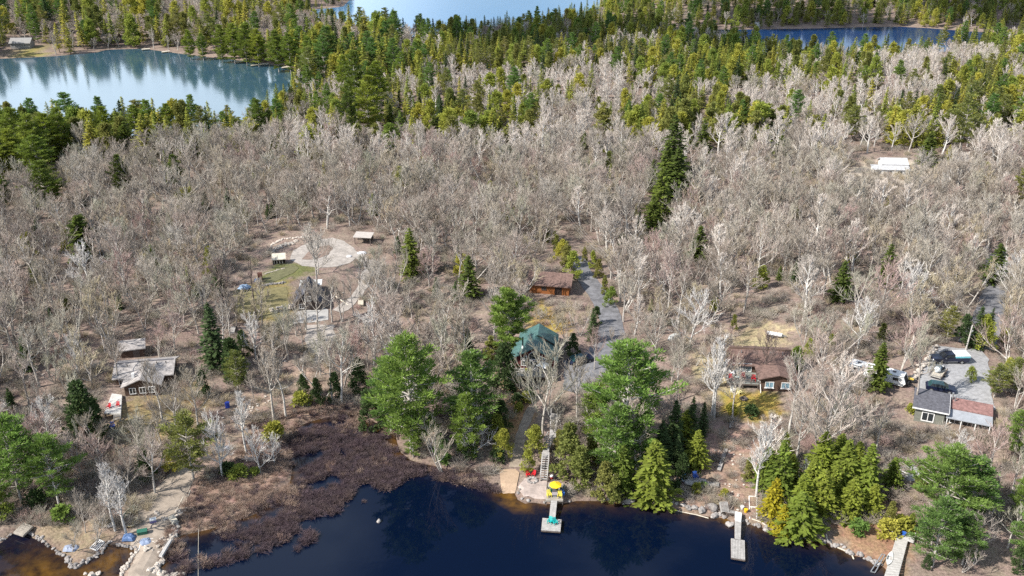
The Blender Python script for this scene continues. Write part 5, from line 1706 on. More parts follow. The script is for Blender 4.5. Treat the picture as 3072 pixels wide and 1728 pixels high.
platform('boardwalk', 'grey plank ramp leading to the deck with the blue chair', 'ramp', [(2113, 1444), (2157, 1446), (2157, 1459), (2110, 1456)], [zk - .03, G(2157, 1450).z + .25, G(2157, 1450).z + .25, zk - .03], 16, across=False)
chair('blue slatted chair at the back of the pale hillside deck', 2086, 1436, -80, BLU, zk + .005, s=.85)
def hull(name, label, cat, a, b_, wid, h, col, z0, flip=False, cols2=None):
    """boat or kayak from stern to bow"""
    a, b_ = Vector(a), Vector(b_)
    L = (b_ - a).length
    rz = math.atan2((b_ - a).y, (b_ - a).x)
    c = (a + b_) / 2
    t = thing(name, label, cat, (c.x, c.y, z0), rz)
    n = 11
    vs, fs = [], []
    for i in range(n):
        s = i / (n - 1) * 2 - 1
        wv = wid / 2 * max(.03, (1 - abs(s) ** 2.4))
        kz = h * .35 * abs(s) ** 2.5
        pr = [(-wv, h), (-wv * .8, h * .35), (0, kz * .8), (wv * .8, h * .35), (wv, h)]
        for y_, z_ in pr:
            zq = (z_ + kz) if not flip else h * 1.15 - (z_ + kz) * .95
            vs.append((s * L / 2, y_, zq))
    for i in range(n - 1):
        for j in range(4):
            fs.append((i * 5 + j, i * 5 + j + 1, i * 5 + 6 + j, i * 5 + 5 + j))
    fs += [(0, 1, 2, 3, 4), tuple((n - 1) * 5 + j for j in (4, 3, 2, 1, 0))]
    MB().add(vs, fs).build('hull', mat(col[0], col[1], .35, 1.2, .12), t, smooth=True)
    if not flip:
        k = MB()
        for i in range(n - 1):
            for j in (0, 4):
                k.bar(vs[i * 5 + j], vs[(i + 1) * 5 + j], .05, .05)
        k.build('gunwale', mat(*(cols2 or ('pale_gunwale', (.6, .6, .55)))), t)
        k = MB()
        if cat == 'kayak':
            vv = []
            for i in range(n):
                s = i / (n - 1) * 2 - 1
                w_ = wid / 2 * max(.03, (1 - abs(s) ** 2.4)) * .96
                vv += [(s * L / 2, -w_, h * (1 + .35 * abs(s) ** 2.5) - .01), (s * L / 2, w_, h * (1 + .35 * abs(s) ** 2.5) - .01)]
            k.add(vv, [(2 * i, 2 * i + 2, 2 * i + 3, 2 * i + 1) for i in range(n - 1) if abs(i - 5) > 1.5])
            k.build('top', mat(col[0], col[1]), t)
        else:
            for f in (-.5, 0, .5):
                k.box(f * L / 2, 0, h * .75, .2, wid * .82 * (1 - abs(f) ** 2.4), .04)
            k.build('thwart', WOODL, t)
    return t
hull('kayak', 'blue and white kayak lying at the end of the hillside deck', 'kayak', (*Wz(2056, 1414, zk), 0), (*Wz(2050, 1442, zk), 0), .75, .35, ('kayak_blue', (.02, .20, .50)), G(2052, 1432).z + .2, cols2=('white_gunwale', (.8, .8, .8)))
t = thing('boat_lift', 'white pipe frame lying on the bank beside the yellow evergreen', 'frame', G(2260, 1520))
k = MB()
pts_ = [G(2248, 1484, .25), G(2272, 1485, .25), G(2271, 1551, .25), G(2250, 1551, .25), G(2251, 1516, .25), G(2270, 1517, .25)]
for a, b_ in ((0, 1), (1, 2), (0, 3), (4, 5)):
    k.tube(pts_[a] - t.location, pts_[b_] - t.location, .07)
k.build('frame', WHITE, t)
MB().tube(pts_[4] - t.location + Vector((.2, 0, 0)), pts_[3] - t.location + Vector((.35, 0, -.1)), .05).build('brace', WOODL, t)
for u_, v_, c_, l_ in ((2226, 1527, ('bucket_white', (.75, .75, .73)), 'white bucket beside the white landing'), (2237, 1536, ('bucket_yellow', (.75, .45, .02)), 'yellow bucket between the landing and pipe frame'), (2711, 1606, ('bucket_blue', (.03, .12, .5)), 'blue bucket on the corner platform of the lower right dock')):
    zz = 1.0 if u_ > 2700 else None
    p = G(u_, v_) if zz is None else Vector((*Wz(u_, v_, 1.02), 1.02))
    t = thing('bucket', l_, 'bucket', p)
    MB().tube((0, 0, 0), (0, 0, .42), .2, .26, 10).build('body', mat(c_[0], c_[1], .5), t); MB().tube((0, 0, .42), (0, 0, .46), .28, n=10).build('rim', mat(c_[0], c_[1]), t)
# lower right dock
platform('dock', 'long grey dock running out of the frame at lower right', 'dock', [(2691, 1606), (2725, 1616), (2676, 1800), (2632, 1800)], .95, 26, m=mat('pale_dock', (.50, .48, .45), .85, 2, .25))
cor = [Vector((*Wz(u_, v_, 1.0), 1.0)) for u_, v_ in ((2676, 1586), (2697, 1577), (2744, 1612), (2740, 1628), (2722, 1620), (2690, 1606), (2676, 1600))]
cc_ = sum(cor, Vector()) / len(cor)
t = thing('landing', 'angled grey landing with low side walls above the lower right dock', 'landing', (cc_.x, cc_.y, .5))
MB().prism([(q.x - cc_.x, q.y - cc_.y) for q in cor][::-1], .38, .5).build('deck', mat('silver_wood', (.52, .50, .48)), t)
railing(t, cor[0] - t.location, cor[6] - t.location + Vector((.3, 0, 0)), .7); railing(t, cor[2] - t.location, cor[3] - t.location, .7)
hull('kayak', 'white kayak leaning along the lower right dock', 'kayak', (*Wz(2662, 1700, .8), 0), (*Wz(2674, 1660, .8), 0), .7, .35, ('kayak_white', (.75, .75, .73)), .65)
t = thing('boat_ramp', 'grey metal ladder frame slanting from the rocks into the water', 'ladder', (*Wz(2634, 1690, .3), .3))
k = MB()
a0, a1, b0, b1 = [Vector((*Wz(u_, v_, z_), z_)) - t.location for u_, v_, z_ in ((2646, 1662, .9), (2655, 1664, .9), (2612, 1715, .1), (2625, 1718, .1))]
k.bar(a0, b0, .1, .1); k.bar(a1, b1, .1, .1)
for f in (0, .33, .66, 1):
    k.bar(a0.lerp(b0, f), a1.lerp(b1, f), .09, .09)
k.build('frame', STEEL, t)
MB().box(0, 0, 0, .6, .5, .03, .6).build('tread', mat('silver_wood', (.5, .5, .5)), t)
t = thing('rail_fence', 'white rail fence along the small grey patio', 'fence', G(2710, 1432))
a, b_ = G(2672, 1412) - t.location, G(2752, 1452) - t.location
MB().bar(a + Vector((0, 0, .8)), b_ + Vector((0, 0, .8)), .1, .12).bar(a + Vector((0, 0, .4)), b_ + Vector((0, 0, .4)), .08, .12).build('rail', WHITE, t)
for i in range(4):
    q = a.lerp(b_, i / 3); MB().box(q.x, q.y, q.z - .1, .13, .13, 1.1).build('post', WHITE, t)

# ---------------------------------------------------------------- the cove and the spit
platform('floating_dock', 'square grey float pulled onto the bank of the amber cove', 'dock', [(71, 1567), (99, 1578), (69, 1606), (40, 1596)], .75, 6, m=mat('tan_deck', (.4, .36, .31)), floats=True, legs=False)
hull('canoe', 'green canoe lying under the white tree beside the spit', 'canoe', G(371, 1562), G(406, 1525), .85, .45, ('canoe_green', (.01, .26, .17)), G(388, 1545).z + .02)
hull('canoe', 'white upturned canoe under bare branches by the cove', 'canoe', G(322, 1582), G(352, 1569), .85, .4, ('canoe_white', (.6, .6, .62)), G(336, 1577).z, True)
hull('kayak', 'yellow kayak next to the green canoe', 'kayak', G(391, 1572), G(414, 1562), .8, .35, ('kayak_yellow', (.70, .55, .22)), G(402, 1568).z + .02)
hull('kayak', 'yellow kayak nearer to the blue tarp', 'kayak', G(383, 1585), G(406, 1575), .8, .35, ('kayak_yellow', (.70, .55, .22)), G(395, 1580).z + .02)
def tarp(label, u_, v_, rx, ry, h, col, seed, rz=0.0):
    p = G(u_, v_)
    t = thing('tarp', label, 'tarp', p, rz)
    t.scale = (.72, .72, .72)
    n = 14
    vs = [(0, 0, h)]
    g_ = random.Random(seed)
    for k_, f in enumerate((.45, .8, 1.0)):
        for i in range(n):
            a = 2 * PI * i / n
            j = g_.uniform(.85, 1.15)
            sqr = 1 / max(abs(math.cos(a)), abs(math.sin(a))) ** .6
            vs.append((math.cos(a) * rx * f * j * sqr, math.sin(a) * ry * f * j * sqr, max(.02, h * (.95, .6, .04)[k_] * g_.uniform(.75, 1.15))))
    fs = [(0, 1 + i, 1 + (i + 1) % n) for i in range(n)]
    for k_ in range(2):
        fs += [(1 + k_ * n + i, 1 + (k_ + 1) * n + i, 1 + (k_ + 1) * n + (i + 1) % n, 1 + k_ * n + (i + 1) % n) for i in range(n)]
    MB().add(vs, fs).build('sheet', mat(col[0], col[1], .5, 1.5, .25), t)
    k = MB()
    for i in range(0, n, 3):
        x_, y_, _ = vs[1 + n + i]
        k.tube((x_, y_, vs[1 + n + i][2]), (x_ * 1.1, y_ * 1.1, 0.02), .02, n=4)
    k.build('rope', WOODL, t)
    return t
BT = ('blue_tarpaulin', (.10, .17, .33)); LT = ('pale_blue_tarpaulin', (.26, .32, .45)); WT = ('white_tarpaulin', (.66, .66, .68))
tarp('bright blue tarp over a heap at the cove stone wall', 388, 1614, 1.2, .95, .8, BT, 1)
tarp('pale blue tarp strewn with white pipes on the spit', 437, 1625, .9, 1.0, .35, LT, 2, .4)
tarp('pale grey blue tarp tangled in the bush on the cove point', 212, 1645, 1.3, .9, .5, ('grey_blue_tarpaulin', (.30, .34, .44)), 3)
tarp('silvery blue tarp on the open bank above the marsh', 670, 1346, 1.5, .8, .45, LT, 4, .1)
tarp('blue tarp heap left of the dry lawn', 733, 864, 1.6, 1.2, .9, ('dusty_blue_tarpaulin', (.26, .36, .50)), 5)
tarp('small blue and white tarp beside the rusty cupboard', 772, 842, .9, .8, .7, BT, 6)
tarp('white tarp at the edge of the gravel loop', 1048, 770, .9, .7, .5, WT, 7)
tarp('white tarp farther along the gravel loop', 1086, 760, 1.5, .8, .6, WT, 8, .2)
def stick(name, label, cat, pts, r, m, up=.08):
    P_ = [G(u_, v_, up) for u_, v_ in pts]
    t = thing(name, label, cat, P_[0])
    k = MB()
    for a, b_ in zip(P_, P_[1:]):
        k.tube(a - P_[0], b_ - P_[0], r, n=6)
    k.build('shaft', m, t)
    return t
for pts_, l_ in (([(410, 1616), (459, 1610)], 'white pipe with its end toward the spit stones'), ([(412, 1621), (461, 1619)], 'white pipe lying across the pale blue tarp'), ([(420, 1620), (444, 1640)], 'white pipe slanting over the pale tarp to the stones'), ([(420, 1628), (414, 1648)], 'short white pipe reaching down to the cove')):
    stick('pipe', l_, 'pipe', pts_, .06, WHITE, .3)
stick('log', 'thin pale log leaning from the pallet along the track', 'log', [(521, 1541), (549, 1485)], .09, WOODL, .3)
stick('log', 'crooked pale log beside the spit boulders', 'log', [(557, 1512), (559, 1495), (570, 1467)], .08, WOODL, .25)
stick('log', 'thick grey log on the marsh side of the track', 'log', [(604, 1457), (633, 1434)], .22, WOODD, .2)
stick('log', 'pale driftwood pole along the rocks right of the empty float', 'log', [(2256, 1553), (2285, 1563), (2310, 1580)], .08, WOODL, .2)
stick('log', 'curved bleached driftwood along the shore right of the evergreens', 'log', [(2480, 1600), (2482, 1620), (2500, 1634), (2535, 1648), (2556, 1660), (2562, 1674)], .09, WOODL, .18)
stick('log', 'long driftwood pole on the shore stones below the hillside deck', 'log', [(2000, 1516), (2040, 1530), (2090, 1540), (2126, 1550)], .07, WOODL, .25)
stick('log', 'pale fallen log right of the dark roofed cabin', 'log', [(1006, 886), (1045, 914)], .12, WOODL, .15)
stick('log', 'bleached log on the brown bank left of the lakeside patio', 'log', [(1424, 1404), (1436, 1420)], .08, WOODL, .2)
t = thing('rope', 'thin pale added line from the lone grey tree out over the marsh', 'rope', G(592, 1486))  # added strand standing in for a pale seam line, no rope known here
k = MB()
P_ = [G(592, 1486, 1.6), G(592.5, 1540, 1.1), G(592.5, 1600, .9), G(592, 1660, .85), G(592, 1740, .8)]
for a, b_ in zip(P_, P_[1:]):
    k.tube(a - t.location, b_ - t.location, .028, n=4)
k.build('seam_strand', WOODL, t)
platform('pallet', 'pale wooden pallet on the boulders of the spit', 'pallet', [(505, 1550), (521, 1544), (532, 1558), (518, 1569)], 1.15, 6, m=WOODL, legs=False)
platform('plank', 'long grey plank walkway laid on the spit wall', 'plank', [(508, 1618), (515, 1619), (486, 1668), (477, 1665)], 1.0, 2, across=False, legs=False, m=mat('silver_wood', (.5, .5, .5)))
platform('pallet', 'white pallet in the brush right of the cabin', 'pallet', [(1075, 899), (1090, 899), (1090, 912), (1074, 912)], G(1082, 906).z + .4, 5, m=WOODL)
platform('bench', 'grey slatted bench on the slope above the dark pine', 'bench', [(692, 980), (708, 978), (702, 1000), (690, 1002)], G(700, 995).z + .5, 4, across=False)
t = thing('storage_box', 'dark green box between the two blue tarps', 'box', G(428, 1601), .3)
MB().box(0, 0, 0, 1.2, .7, .5).build('body', mat('box_green', (.02, .09, .06), .5), t); MB().extr([(-.37, .5), (.37, .5), (.2, .66), (-.2, .66)], -.62, .62, True).build('lid', mat('lid_green', (.03, .13, .09), .5), t)
t = thing('cooler', 'white and purple cooler in the middle of the spit', 'cooler', G(460, 1566), .4)
MB().box(0, 0, 0, .8, .55, .4).build('body', mat('cooler_purple', (.18, .16, .34), .5), t); MB().box(0, 0, .4, .84, .6, .12).build('lid', WHITE, t)
t = thing('barrel', 'blue barrel beside a slim tree on the open bank', 'barrel', G(683, 1222))
MB().tube((0, 0, 0), (0, 0, .85), .36, n=12).build('body', mat('barrel_blue', (.03, .07, .42), .5), t); MB().tube((0, 0, .85), (0, 0, .9), .38, n=12).build('lid', mat('barrel_blue2', (.02, .04, .25), .5), t)
t = thing('dock_section', 'silver metal dock frame lying on the cove point', 'frame', G(292, 1630))
k = MB()
q = [G(u_, v_, .45) - t.location for u_, v_ in ((294, 1610), (312, 1618), (288, 1644), (268, 1636))]
for i in range(4):
    k.bar(q[i], q[(i + 1) % 4], .1, .12)
for f in (.25, .5, .75):
    k.bar(q[0].lerp(q[1], f), q[3].lerp(q[2], f), .09, .09)
k.build('frame', WHITE, t)
for p_ in q:
    MB().box(p_.x * .96, p_.y * .96, -.1, .08, .08, p_.z + .05).build('leg', STEEL, t)

# ---------------------------------------------------------------- vehicles in the gravel yard
PAINT = mat('dark_blue_paint', (.012, .016, .04), .18, spec=.6)
def wheel(par, x, y, r=.38, w_=.26):
    o = MB().tube((x, y - w_ / 2, r), (x, y + w_ / 2, r), r, n=16).build('wheel', BLACK, par)
    MB().tube((x, y - w_ / 2 - .01, r), (x, y + w_ / 2 + .01, r), r * .55, n=12).build('rim', STEEL, o)
    return o
p = G(2845, 1086)
tr = thing('pickup_truck', 'dark navy pickup carrying a white and turquoise load in the gravel yard', 'pickup truck', p, R(176) + .1)
MB().extr([(-2.9, .45), (2.85, .45), (2.95, .7), (2.9, 1.05), (1.5, 1.16), (-.7, 1.16), (-2.95, 1.12), (-2.95, .6)], -.95, .95).build('body', PAINT, tr)
MB().hexa([(-.75, -.88, 1.16), (1.5, -.88, 1.16), (1.5, .88, 1.16), (-.75, .88, 1.16)], [(-.55, -.72, 1.75), (.75, -.72, 1.75), (.75, .72, 1.75), (-.55, .72, 1.75)]).build('cab', PAINT, tr)
MB().hexa([(.85, -.74, 1.24), (1.45, -.80, 1.2), (1.45, .80, 1.2), (.85, .74, 1.24)], [(.76, -.66, 1.70), (.84, -.68, 1.70), (.84, .68, 1.70), (.76, .66, 1.70)]).build('windscreen', GLASS, tr)
for sg in (-1, 1):
    MB().hexa([(-.6, sg * .86 - .02, 1.2), (1.2, sg * .86 - .02, 1.2), (1.2, sg * .86 + .02, 1.2), (-.6, sg * .86 + .02, 1.2)], [(-.48, sg * .745 - .02, 1.66), (.68, sg * .745 - .02, 1.66), (.68, sg * .745 + .02, 1.66), (-.48, sg * .745 + .02, 1.66)]).build('side_window', GLASS, tr)
    MB().box(2.9, sg * .7, .75, .1, .36, .2).build('headlight', WHITE, tr)
    MB().box(1.05, sg * 1.05, 1.15, .14, .2, .18).build('mirror', STEEL, tr)
    MB().box(.1, sg * .98, .5, 2.2, .06, .07).build('side_step', STEEL, tr)
    wheel(tr, 1.9, sg * .84); wheel(tr, -1.75, sg * .84)
MB().box(2.93, 0, .5, .12, 1.8, .16).build('bumper', STEEL, tr)
ld = thing('covered_load', 'white topped turquoise load on the bed of the navy pickup', 'load', local(tr, -1.75, 0, 1.16) , tr.rotation_euler.z)
k = MB()
k.extr([(-1.25, 0), (1.15, 0), (1.2, .35), (-1.3, .35)], -.88, .88)
k.build('body', mat('turquoise_cover', (.22, .58, .66), .5, 1, .15), ld)
MB().hexa([(-1.32, -.92, .35), (1.22, -.92, .35), (1.22, .92, .35), (-1.32, .92, .35)], [(-1.1, -.75, .62), (1.05, -.75, .62), (1.05, .75, .62), (-1.1, .75, .62)]).build('top', WHITE, ld)

p = G(2813, 1126)
ut = thing('utility_trailer', 'tan decked utility trailer with ramp gate in the gravel yard', 'trailer', p, R(52))
k = MB(); boards(k, [Vector((-1.9, .85, .55)), Vector((1.9, .85, .55)), Vector((1.9, -.85, .55)), Vector((-1.9, -.85, .55))], 8, .06, .12); k.build('deck', WOODL, ut)
k = MB()
for sg in (-1, 1):
    k.bar((-1.9, sg * .9, .8), (1.9, sg * .9, .8), .06, .08); k.bar((-1.9, sg * .9, .5), (1.9, sg * .9, .5), .08, .12)
    for x_ in (-1.85, -.6, .6, 1.85):
        k.box(x_, sg * .9, .5, .05, .05, .3)
k.bar((1.9, -.5, .5), (2.9, 0, .5), .08, .1); k.bar((1.9, .5, .5), (2.9, 0, .5), .08, .1)
k.build('frame', WOODD, ut)
k = MB()
k.bar((-1.95, -.85, .55), (-2.2, -.85, 1.5), .05, .05); k.bar((-1.95, .85, .55), (-2.2, .85, 1.5), .05, .05)
for f in (0, .33, .66, 1):
    k.bar((-1.95 - .25 * f, -.85, .55 + .95 * f), (-1.95 - .25 * f, .85, .55 + .95 * f), .04, .04)
k.build('ramp_gate', STEEL, ut)
for sg in (-1, 1):
    wheel(ut, 0, sg * 1.06, .3, .2)
    MB().extr([(-.5, .5), (.5, .5), (.35, .68), (-.35, .68)], sg * 1.06 - .14, sg * 1.06 + .14).build('mudguard', BLACK, ut)
q = local(ut, .35, .1, .556)
t = thing('covered_machine', 'machine under a blue and white cover on the utility trailer', 'covered machine', q, R(60))
MB().blob(0, 0, .5, .85, .55, .62, 5, 3, .12).build('cover', mat('slate_blue_cover', (.09, .15, .22), .6, 1.5, .5, col2=(.05, .07, .09)), t)
MB().blob(-.6, .12, .55, .38, .5, .5, 9, 3, .12).build('front_cover', mat('pale_cover', (.6, .65, .7), .6), t)
q = local(ut, 1.55, .1, .556)
t = thing('crate', 'white and black crate at the front end of the utility trailer', 'crate', q, R(45))
MB().box(0, 0, 0, .8, 1.0, .4).build('body', BLACK, t); MB().box(0, 0, .4, .5, .8, .1).build('lid', WHITE, t)
p = G(2819, 1172)
cr_ = thing('parked_car', 'dark blue car tucked behind the long house', 'car', p, R(-20))
MB().extr([(-2.1, .35), (2.1, .35), (2.15, .75), (1.2, .92), (-1.9, .95), (-2.15, .7)], -.85, .85).build('body', PAINT, cr_)
MB().hexa([(-1.8, -.8, .93), (1.1, -.8, .93), (1.1, .8, .93), (-1.8, .8, .93)], [(-1.4, -.62, 1.42), (.4, -.62, 1.42), (.4, .62, 1.42), (-1.4, .62, 1.42)]).build('cab', mat('dark_teal_paint', (.02, .06, .065), .2, spec=.6), cr_)
for sg in (-1, 1):
    wheel(cr_, 1.3, sg * .76, .33, .22); wheel(cr_, -1.3, sg * .76, .33, .22)
    MB().hexa([(-1.6, sg * .785 - .02, .97), (.9, sg * .785 - .02, .97), (.9, sg * .785 + .02, .97), (-1.6, sg * .785 + .02, .97)], [(-1.3, sg * .655 - .02, 1.36), (.4, sg * .655 - .02, 1.36), (.4, sg * .655 + .02, 1.36), (-1.3, sg * .655 + .02, 1.36)]).build('side_window', GLASS, cr_)
    MB().box(2.12, sg * .6, .55, .08, .3, .16).build('headlight', WHITE, cr_)
q = G(2811, 1154, 1.0)
t = thing('lumber', 'two pale yellow boards lying by the dark blue car', 'lumber', q, R(28))
for y_ in (-.13, .13):
    MB().box(0, y_, 0, 2.4, .18, .09).build('board', mat('yellow_board', (.62, .58, .34), .7), t)
k = MB()
for x_ in (-.9, .9):
    k.box(x_, 0, -(q.z - height(q.x, q.y)), .12, .6, q.z - height(q.x, q.y))
k.build('trestle', WOODD, t)

p = G(2630, 1138)
cv = thing('camper_trailer', 'long white camper trailer parked behind a young spruce', 'camper', p, R(-33))
cvl = 4.35
MB().extr([(-cvl, .45), (cvl - .3, .45), (cvl + .1, 1.0), (cvl - .35, 2.05), (-cvl + .15, 2.05), (-cvl, 1.8)], -1.05, 1.05).build('body', WHITE, cv)
k = MB(); k.box(0, -1.06, 1.96, 2 * cvl - .7, .05, .1).box(0, -1.062, .55, 2 * cvl - .4, .03, .1); k.build('trim', mat('grey_trim', (.16, .17, .18), .5), cv)
for x_, w_ in ((-3.3, .6), (.4, .7), (2.9, .8)):
    window(cv, x_, -1.05, 1.45, w_, .45, panes=1, frame=BLACK, bar=.05)
MB().box(-2.4, -1.07, .5, .75, .04, 1.4).build('door', mat('cream_door', (.72, .70, .68), .5), cv)
MB().hexa([(cvl - .02, -.8, 1.05), (cvl + .12, -.8, 1.0), (cvl + .12, .8, 1.0), (cvl - .02, .8, 1.05)], [(cvl - .4, -.75, 1.95), (cvl - .28, -.75, 1.95), (cvl - .28, .75, 1.95), (cvl - .4, .75, 1.95)]).build('front_window', BLACK, cv)
for x_ in (-3.0, .9, 2.4):
    MB().box(x_, .1, 2.05, .5, .45, .12).build('roof_vent', mat('vent_dark', (.1, .1, .11), .6), cv)
MB().box(-.6, .1, 2.05, 1.0, .8, .25).build('air_conditioner', WHITE, cv)
for x_ in (-.6, .35):
    wheel(cv, x_, -.95, .33, .2); wheel(cv, x_, .95, .33, .2)
MB().bar((cvl - .3, -.6, .5), (cvl + 1.4, 0, .5), .1, .1).bar((cvl - .3, .6, .5), (cvl + 1.4, 0, .5), .1, .1).box(cvl + 1.3, 0, 0, .1, .1, .5).build('hitch', BLACK, cv)
MB().tube((cvl + .35, -.2, .55), (cvl + .35, -.2, 1.0), .17, n=10).tube((cvl + .35, .2, .55), (cvl + .35, .2, 1.0), .17, n=10).build('gas_bottle', BLACK, cv)
p = G(2722, 1143)
t = thing('sled', 'low black and yellow sled in front of the camper hitch', 'sled', p, R(-35))
MB().extr([(-1.1, .15), (1.0, .15), (1.3, .45), (.6, .5), (-1.1, .4)], -.4, .4).build('body', BLACK, t)
MB().blob(.3, 0, .5, .6, .35, .22, 3).build('hood', mat('sled_yellow', (.6, .42, .08), .4), t)
MB().box(-.5, 0, .42, .9, .4, .14).build('seat', BLACK, t)

hull('rowboat', 'white upturned rowboat in the brush left of the sandy clearing', 'boat', G(2003, 1022), G(2041, 1004), 1.4, .6, ('rowboat_white', (.68, .68, .64)), G(2022, 1014).z, True)
p = G(2322, 1010)
t = thing('flat_trailer', 'small white flat trailer behind the brown bungalow', 'trailer', p, R(-22))
MB().box(0, 0, .5, 2.6, 1.2, .12).build('deck', WHITE, t)
MB().bar((1.3, -.4, .5), (2.1, 0, .45), .08, .08).bar((1.3, .4, .5), (2.1, 0, .45), .08, .08).build('hitch', STEEL, t)
for sg in (-1, 1):
    wheel(t, -.2, sg * .7, .28, .18)
p = G(1742, 1088)
cr2 = copy_tree(cr_)
cr2.location = p; cr2.rotation_euler = (0, 0, R(25))
cr2['label'] = 'dark car half hidden by branches on the parking apron'

# ---------------------------------------------------------------- poles and wires
def pole(label, base, toprow, arm=True, lean=0.0):
    p = G(*base)
    h = tree_height(p, toprow)
    t = thing('utility_pole', label, 'utility pole', p)
    MB().tube((0, 0, -.4), (lean * h, 0, h), .15, .11, 8).build('pole', mat('pole_grey', (.50, .48, .44), .8, 2, .2), t)
    if arm:
        MB().box(lean * h, 0, h - .5, 1.6, .1, .12, .5).build('crossarm', WOODD, t)
        k = MB()
        for x_ in (-.6, 0, .6):
            k.tube((lean * h + x_ * .88, x_ * .48, h - .38), (lean * h + x_ * .88, x_ * .48, h - .18), .05)
        k.build('insulators', WHITE, t)
    else:
        MB().tube((lean * h, 0, h * .72), (lean * h + .3, 0, h * .78), .12, n=8).build('transformer', STEEL, t)
    return p + Vector((lean * h, 0, h))
a = pole('grey utility pole with a crossarm above the curving driveway', (1832, 838), 778)
pole('pale utility pole standing at the edge of the gravel yard', (2897, 1050), 975, False, .05)
b_ = a + Vector((-12, 38, 4))
for i, x_ in enumerate((-.55, 0, .55)):
    t = thing('power_line', ('power line nearest the woods, from the crossarm', 'middle power line from the crossarm', 'power line nearest the driveway, from the crossarm')[i], 'wire', a, 0, 'power lines from the crossarm pole')
    k = MB()
    o0, o1 = Vector((x_, x_ * .5, -.18)), b_ - a + Vector((x_, x_ * .5, 0))
    pr = o0
    for s in range(1, 9):
        q = o0.lerp(o1, s / 8) + Vector((0, 0, -1.6 * (1 - (s / 4 - 1) ** 2)))
        k.tube(pr, q, .016, n=4, caps=False); pr = q
    k.build('wire', mat('wire_grey', (.28, .28, .28), .5), t)

# ---------------------------------------------------------------- rocks
ROCKS = [MB().blob(0, 0, 0, 1, g_, .7, 40 + i * 7, 2, .28).mesh('rock', STONE) for i, g_ in enumerate((.8, 1, .7, .9, .85, .75))]
ROCKW = [MB().blob(0, 0, 0, 1, g_, .7, 90 + i * 5, 2, .28).mesh('rock', STONEW) for i, g_ in enumerate((.8, 1, .7, .9))]
nrock = 0
BOULD = []
def rock(u_, v_, r_, pale=False, dip=.2, label=None, group=None, zmin=None):
    global nrock
    r_ *= .56
    p = G(u_, v_)
    ms = ROCKW if pale else ROCKS
    o = bpy.data.objects.new('boulder', ms[nrock % len(ms)])
    COL.objects.link(o)
    nrock += 1
    o.location = (p.x, p.y, p.z + r_ * (.5 - dip))
    o.rotation_euler = (rnd.uniform(-.3, .3), rnd.uniform(-.3, .3), rnd.uniform(0, 6.28))
    o.scale = (r_, r_, r_ * rnd.uniform(.75, 1.1))
    tag(o, label, 'boulder', group)
    BOULD.append((o, u_, v_, r_, label is not None))
    return o
rock(1888, 1505, 1.35, label='very large pinkish boulder at the waterline below the two evergreens')
rock(2140, 1527, 1.25, label='large angular grey boulder left of the shore steps'); rock(2143, 1550, 1.05, label='large dark boulder in the water edge below the shore steps')
rock(2188, 1577, .95, label='pinkish boulder standing in the water beside the planked gangway')
rock(2105, 1533, 1.0); rock(2084, 1525, .95); rock(2065, 1526, .8); rock(2050, 1517, .7); rock(2030, 1512, .6); rock(2018, 1507, .65); rock(2000, 1505, .55); rock(2117, 1520, .6); rock(2160, 1545, .7); rock(2172, 1552, .6)
rock(1634, 1508, .45); rock(1652, 1506, .4); rock(1585, 1503, .5); rock(1566, 1497, .45); rock(1560, 1470, .4); rock(1555, 1480, .45); rock(1707, 1505, .45); rock(1812, 1501, .5); rock(1827, 1499, .55); rock(1870, 1512, .35); rock(1932, 1502, .6); rock(1945, 1508, .45); rock(1966, 1510, .5); rock(1985, 1510, .45)
rock(1137, 1565, .55, label='lone dark rock breaking the open lake surface')
rng_ = random.Random(21)
def shore_rocks(pts, n, r0, r1, spread_, pale=False, group=None):
    for i in range(n):
        f = (i + rng_.uniform(0, 1)) / n * (len(pts) - 1)
        j = min(int(f), len(pts) - 2)
        u_ = pts[j][0] + (pts[j + 1][0] - pts[j][0]) * (f - j) + rng_.gauss(0, spread_)
        v_ = pts[j][1] + (pts[j + 1][1] - pts[j][1]) * (f - j) + rng_.gauss(0, spread_ * .6)
        rock(u_, v_, rng_.uniform(r0, r1), pale)
shore_rocks([(2230, 1568), (2313, 1588), (2412, 1612), (2488, 1627), (2561, 1662), (2648, 1694)], 70, .25, .65, 5)
shore_rocks([(90, 1600), (130, 1624), (200, 1676), (215, 1704), (262, 1686), (300, 1660), (335, 1622)], 60, .3, .6, 4)
shore_rocks([(348, 1634), (378, 1640), (412, 1648)], 26, .25, .42, 4)
shore_rocks([(412, 1655), (398, 1674), (384, 1694), (368, 1706), (368, 1728)], 30, .25, .5, 4, True)
shore_rocks([(560, 1528), (535, 1545), (525, 1572), (523, 1600), (518, 1620), (505, 1645), (495, 1668), (480, 1690), (462, 1708), (474, 1724), (500, 1724), (545, 1728)], 110, .35, .75, 5, True)
shore_rocks([(460, 1535), (478, 1545), (500, 1560), (520, 1553)], 14, .25, .45, 4, True)
shore_rocks([(480, 1612), (473, 1630), (490, 1655), (430, 1645), (440, 1652)], 16, .25, .5, 5, True)
shore_rocks([(0, 1622), (20, 1612), (40, 1600)], 8, .25, .4, 3)
shore_rocks([(255, 1722), (300, 1724)], 5, .4, .8, 3, True)

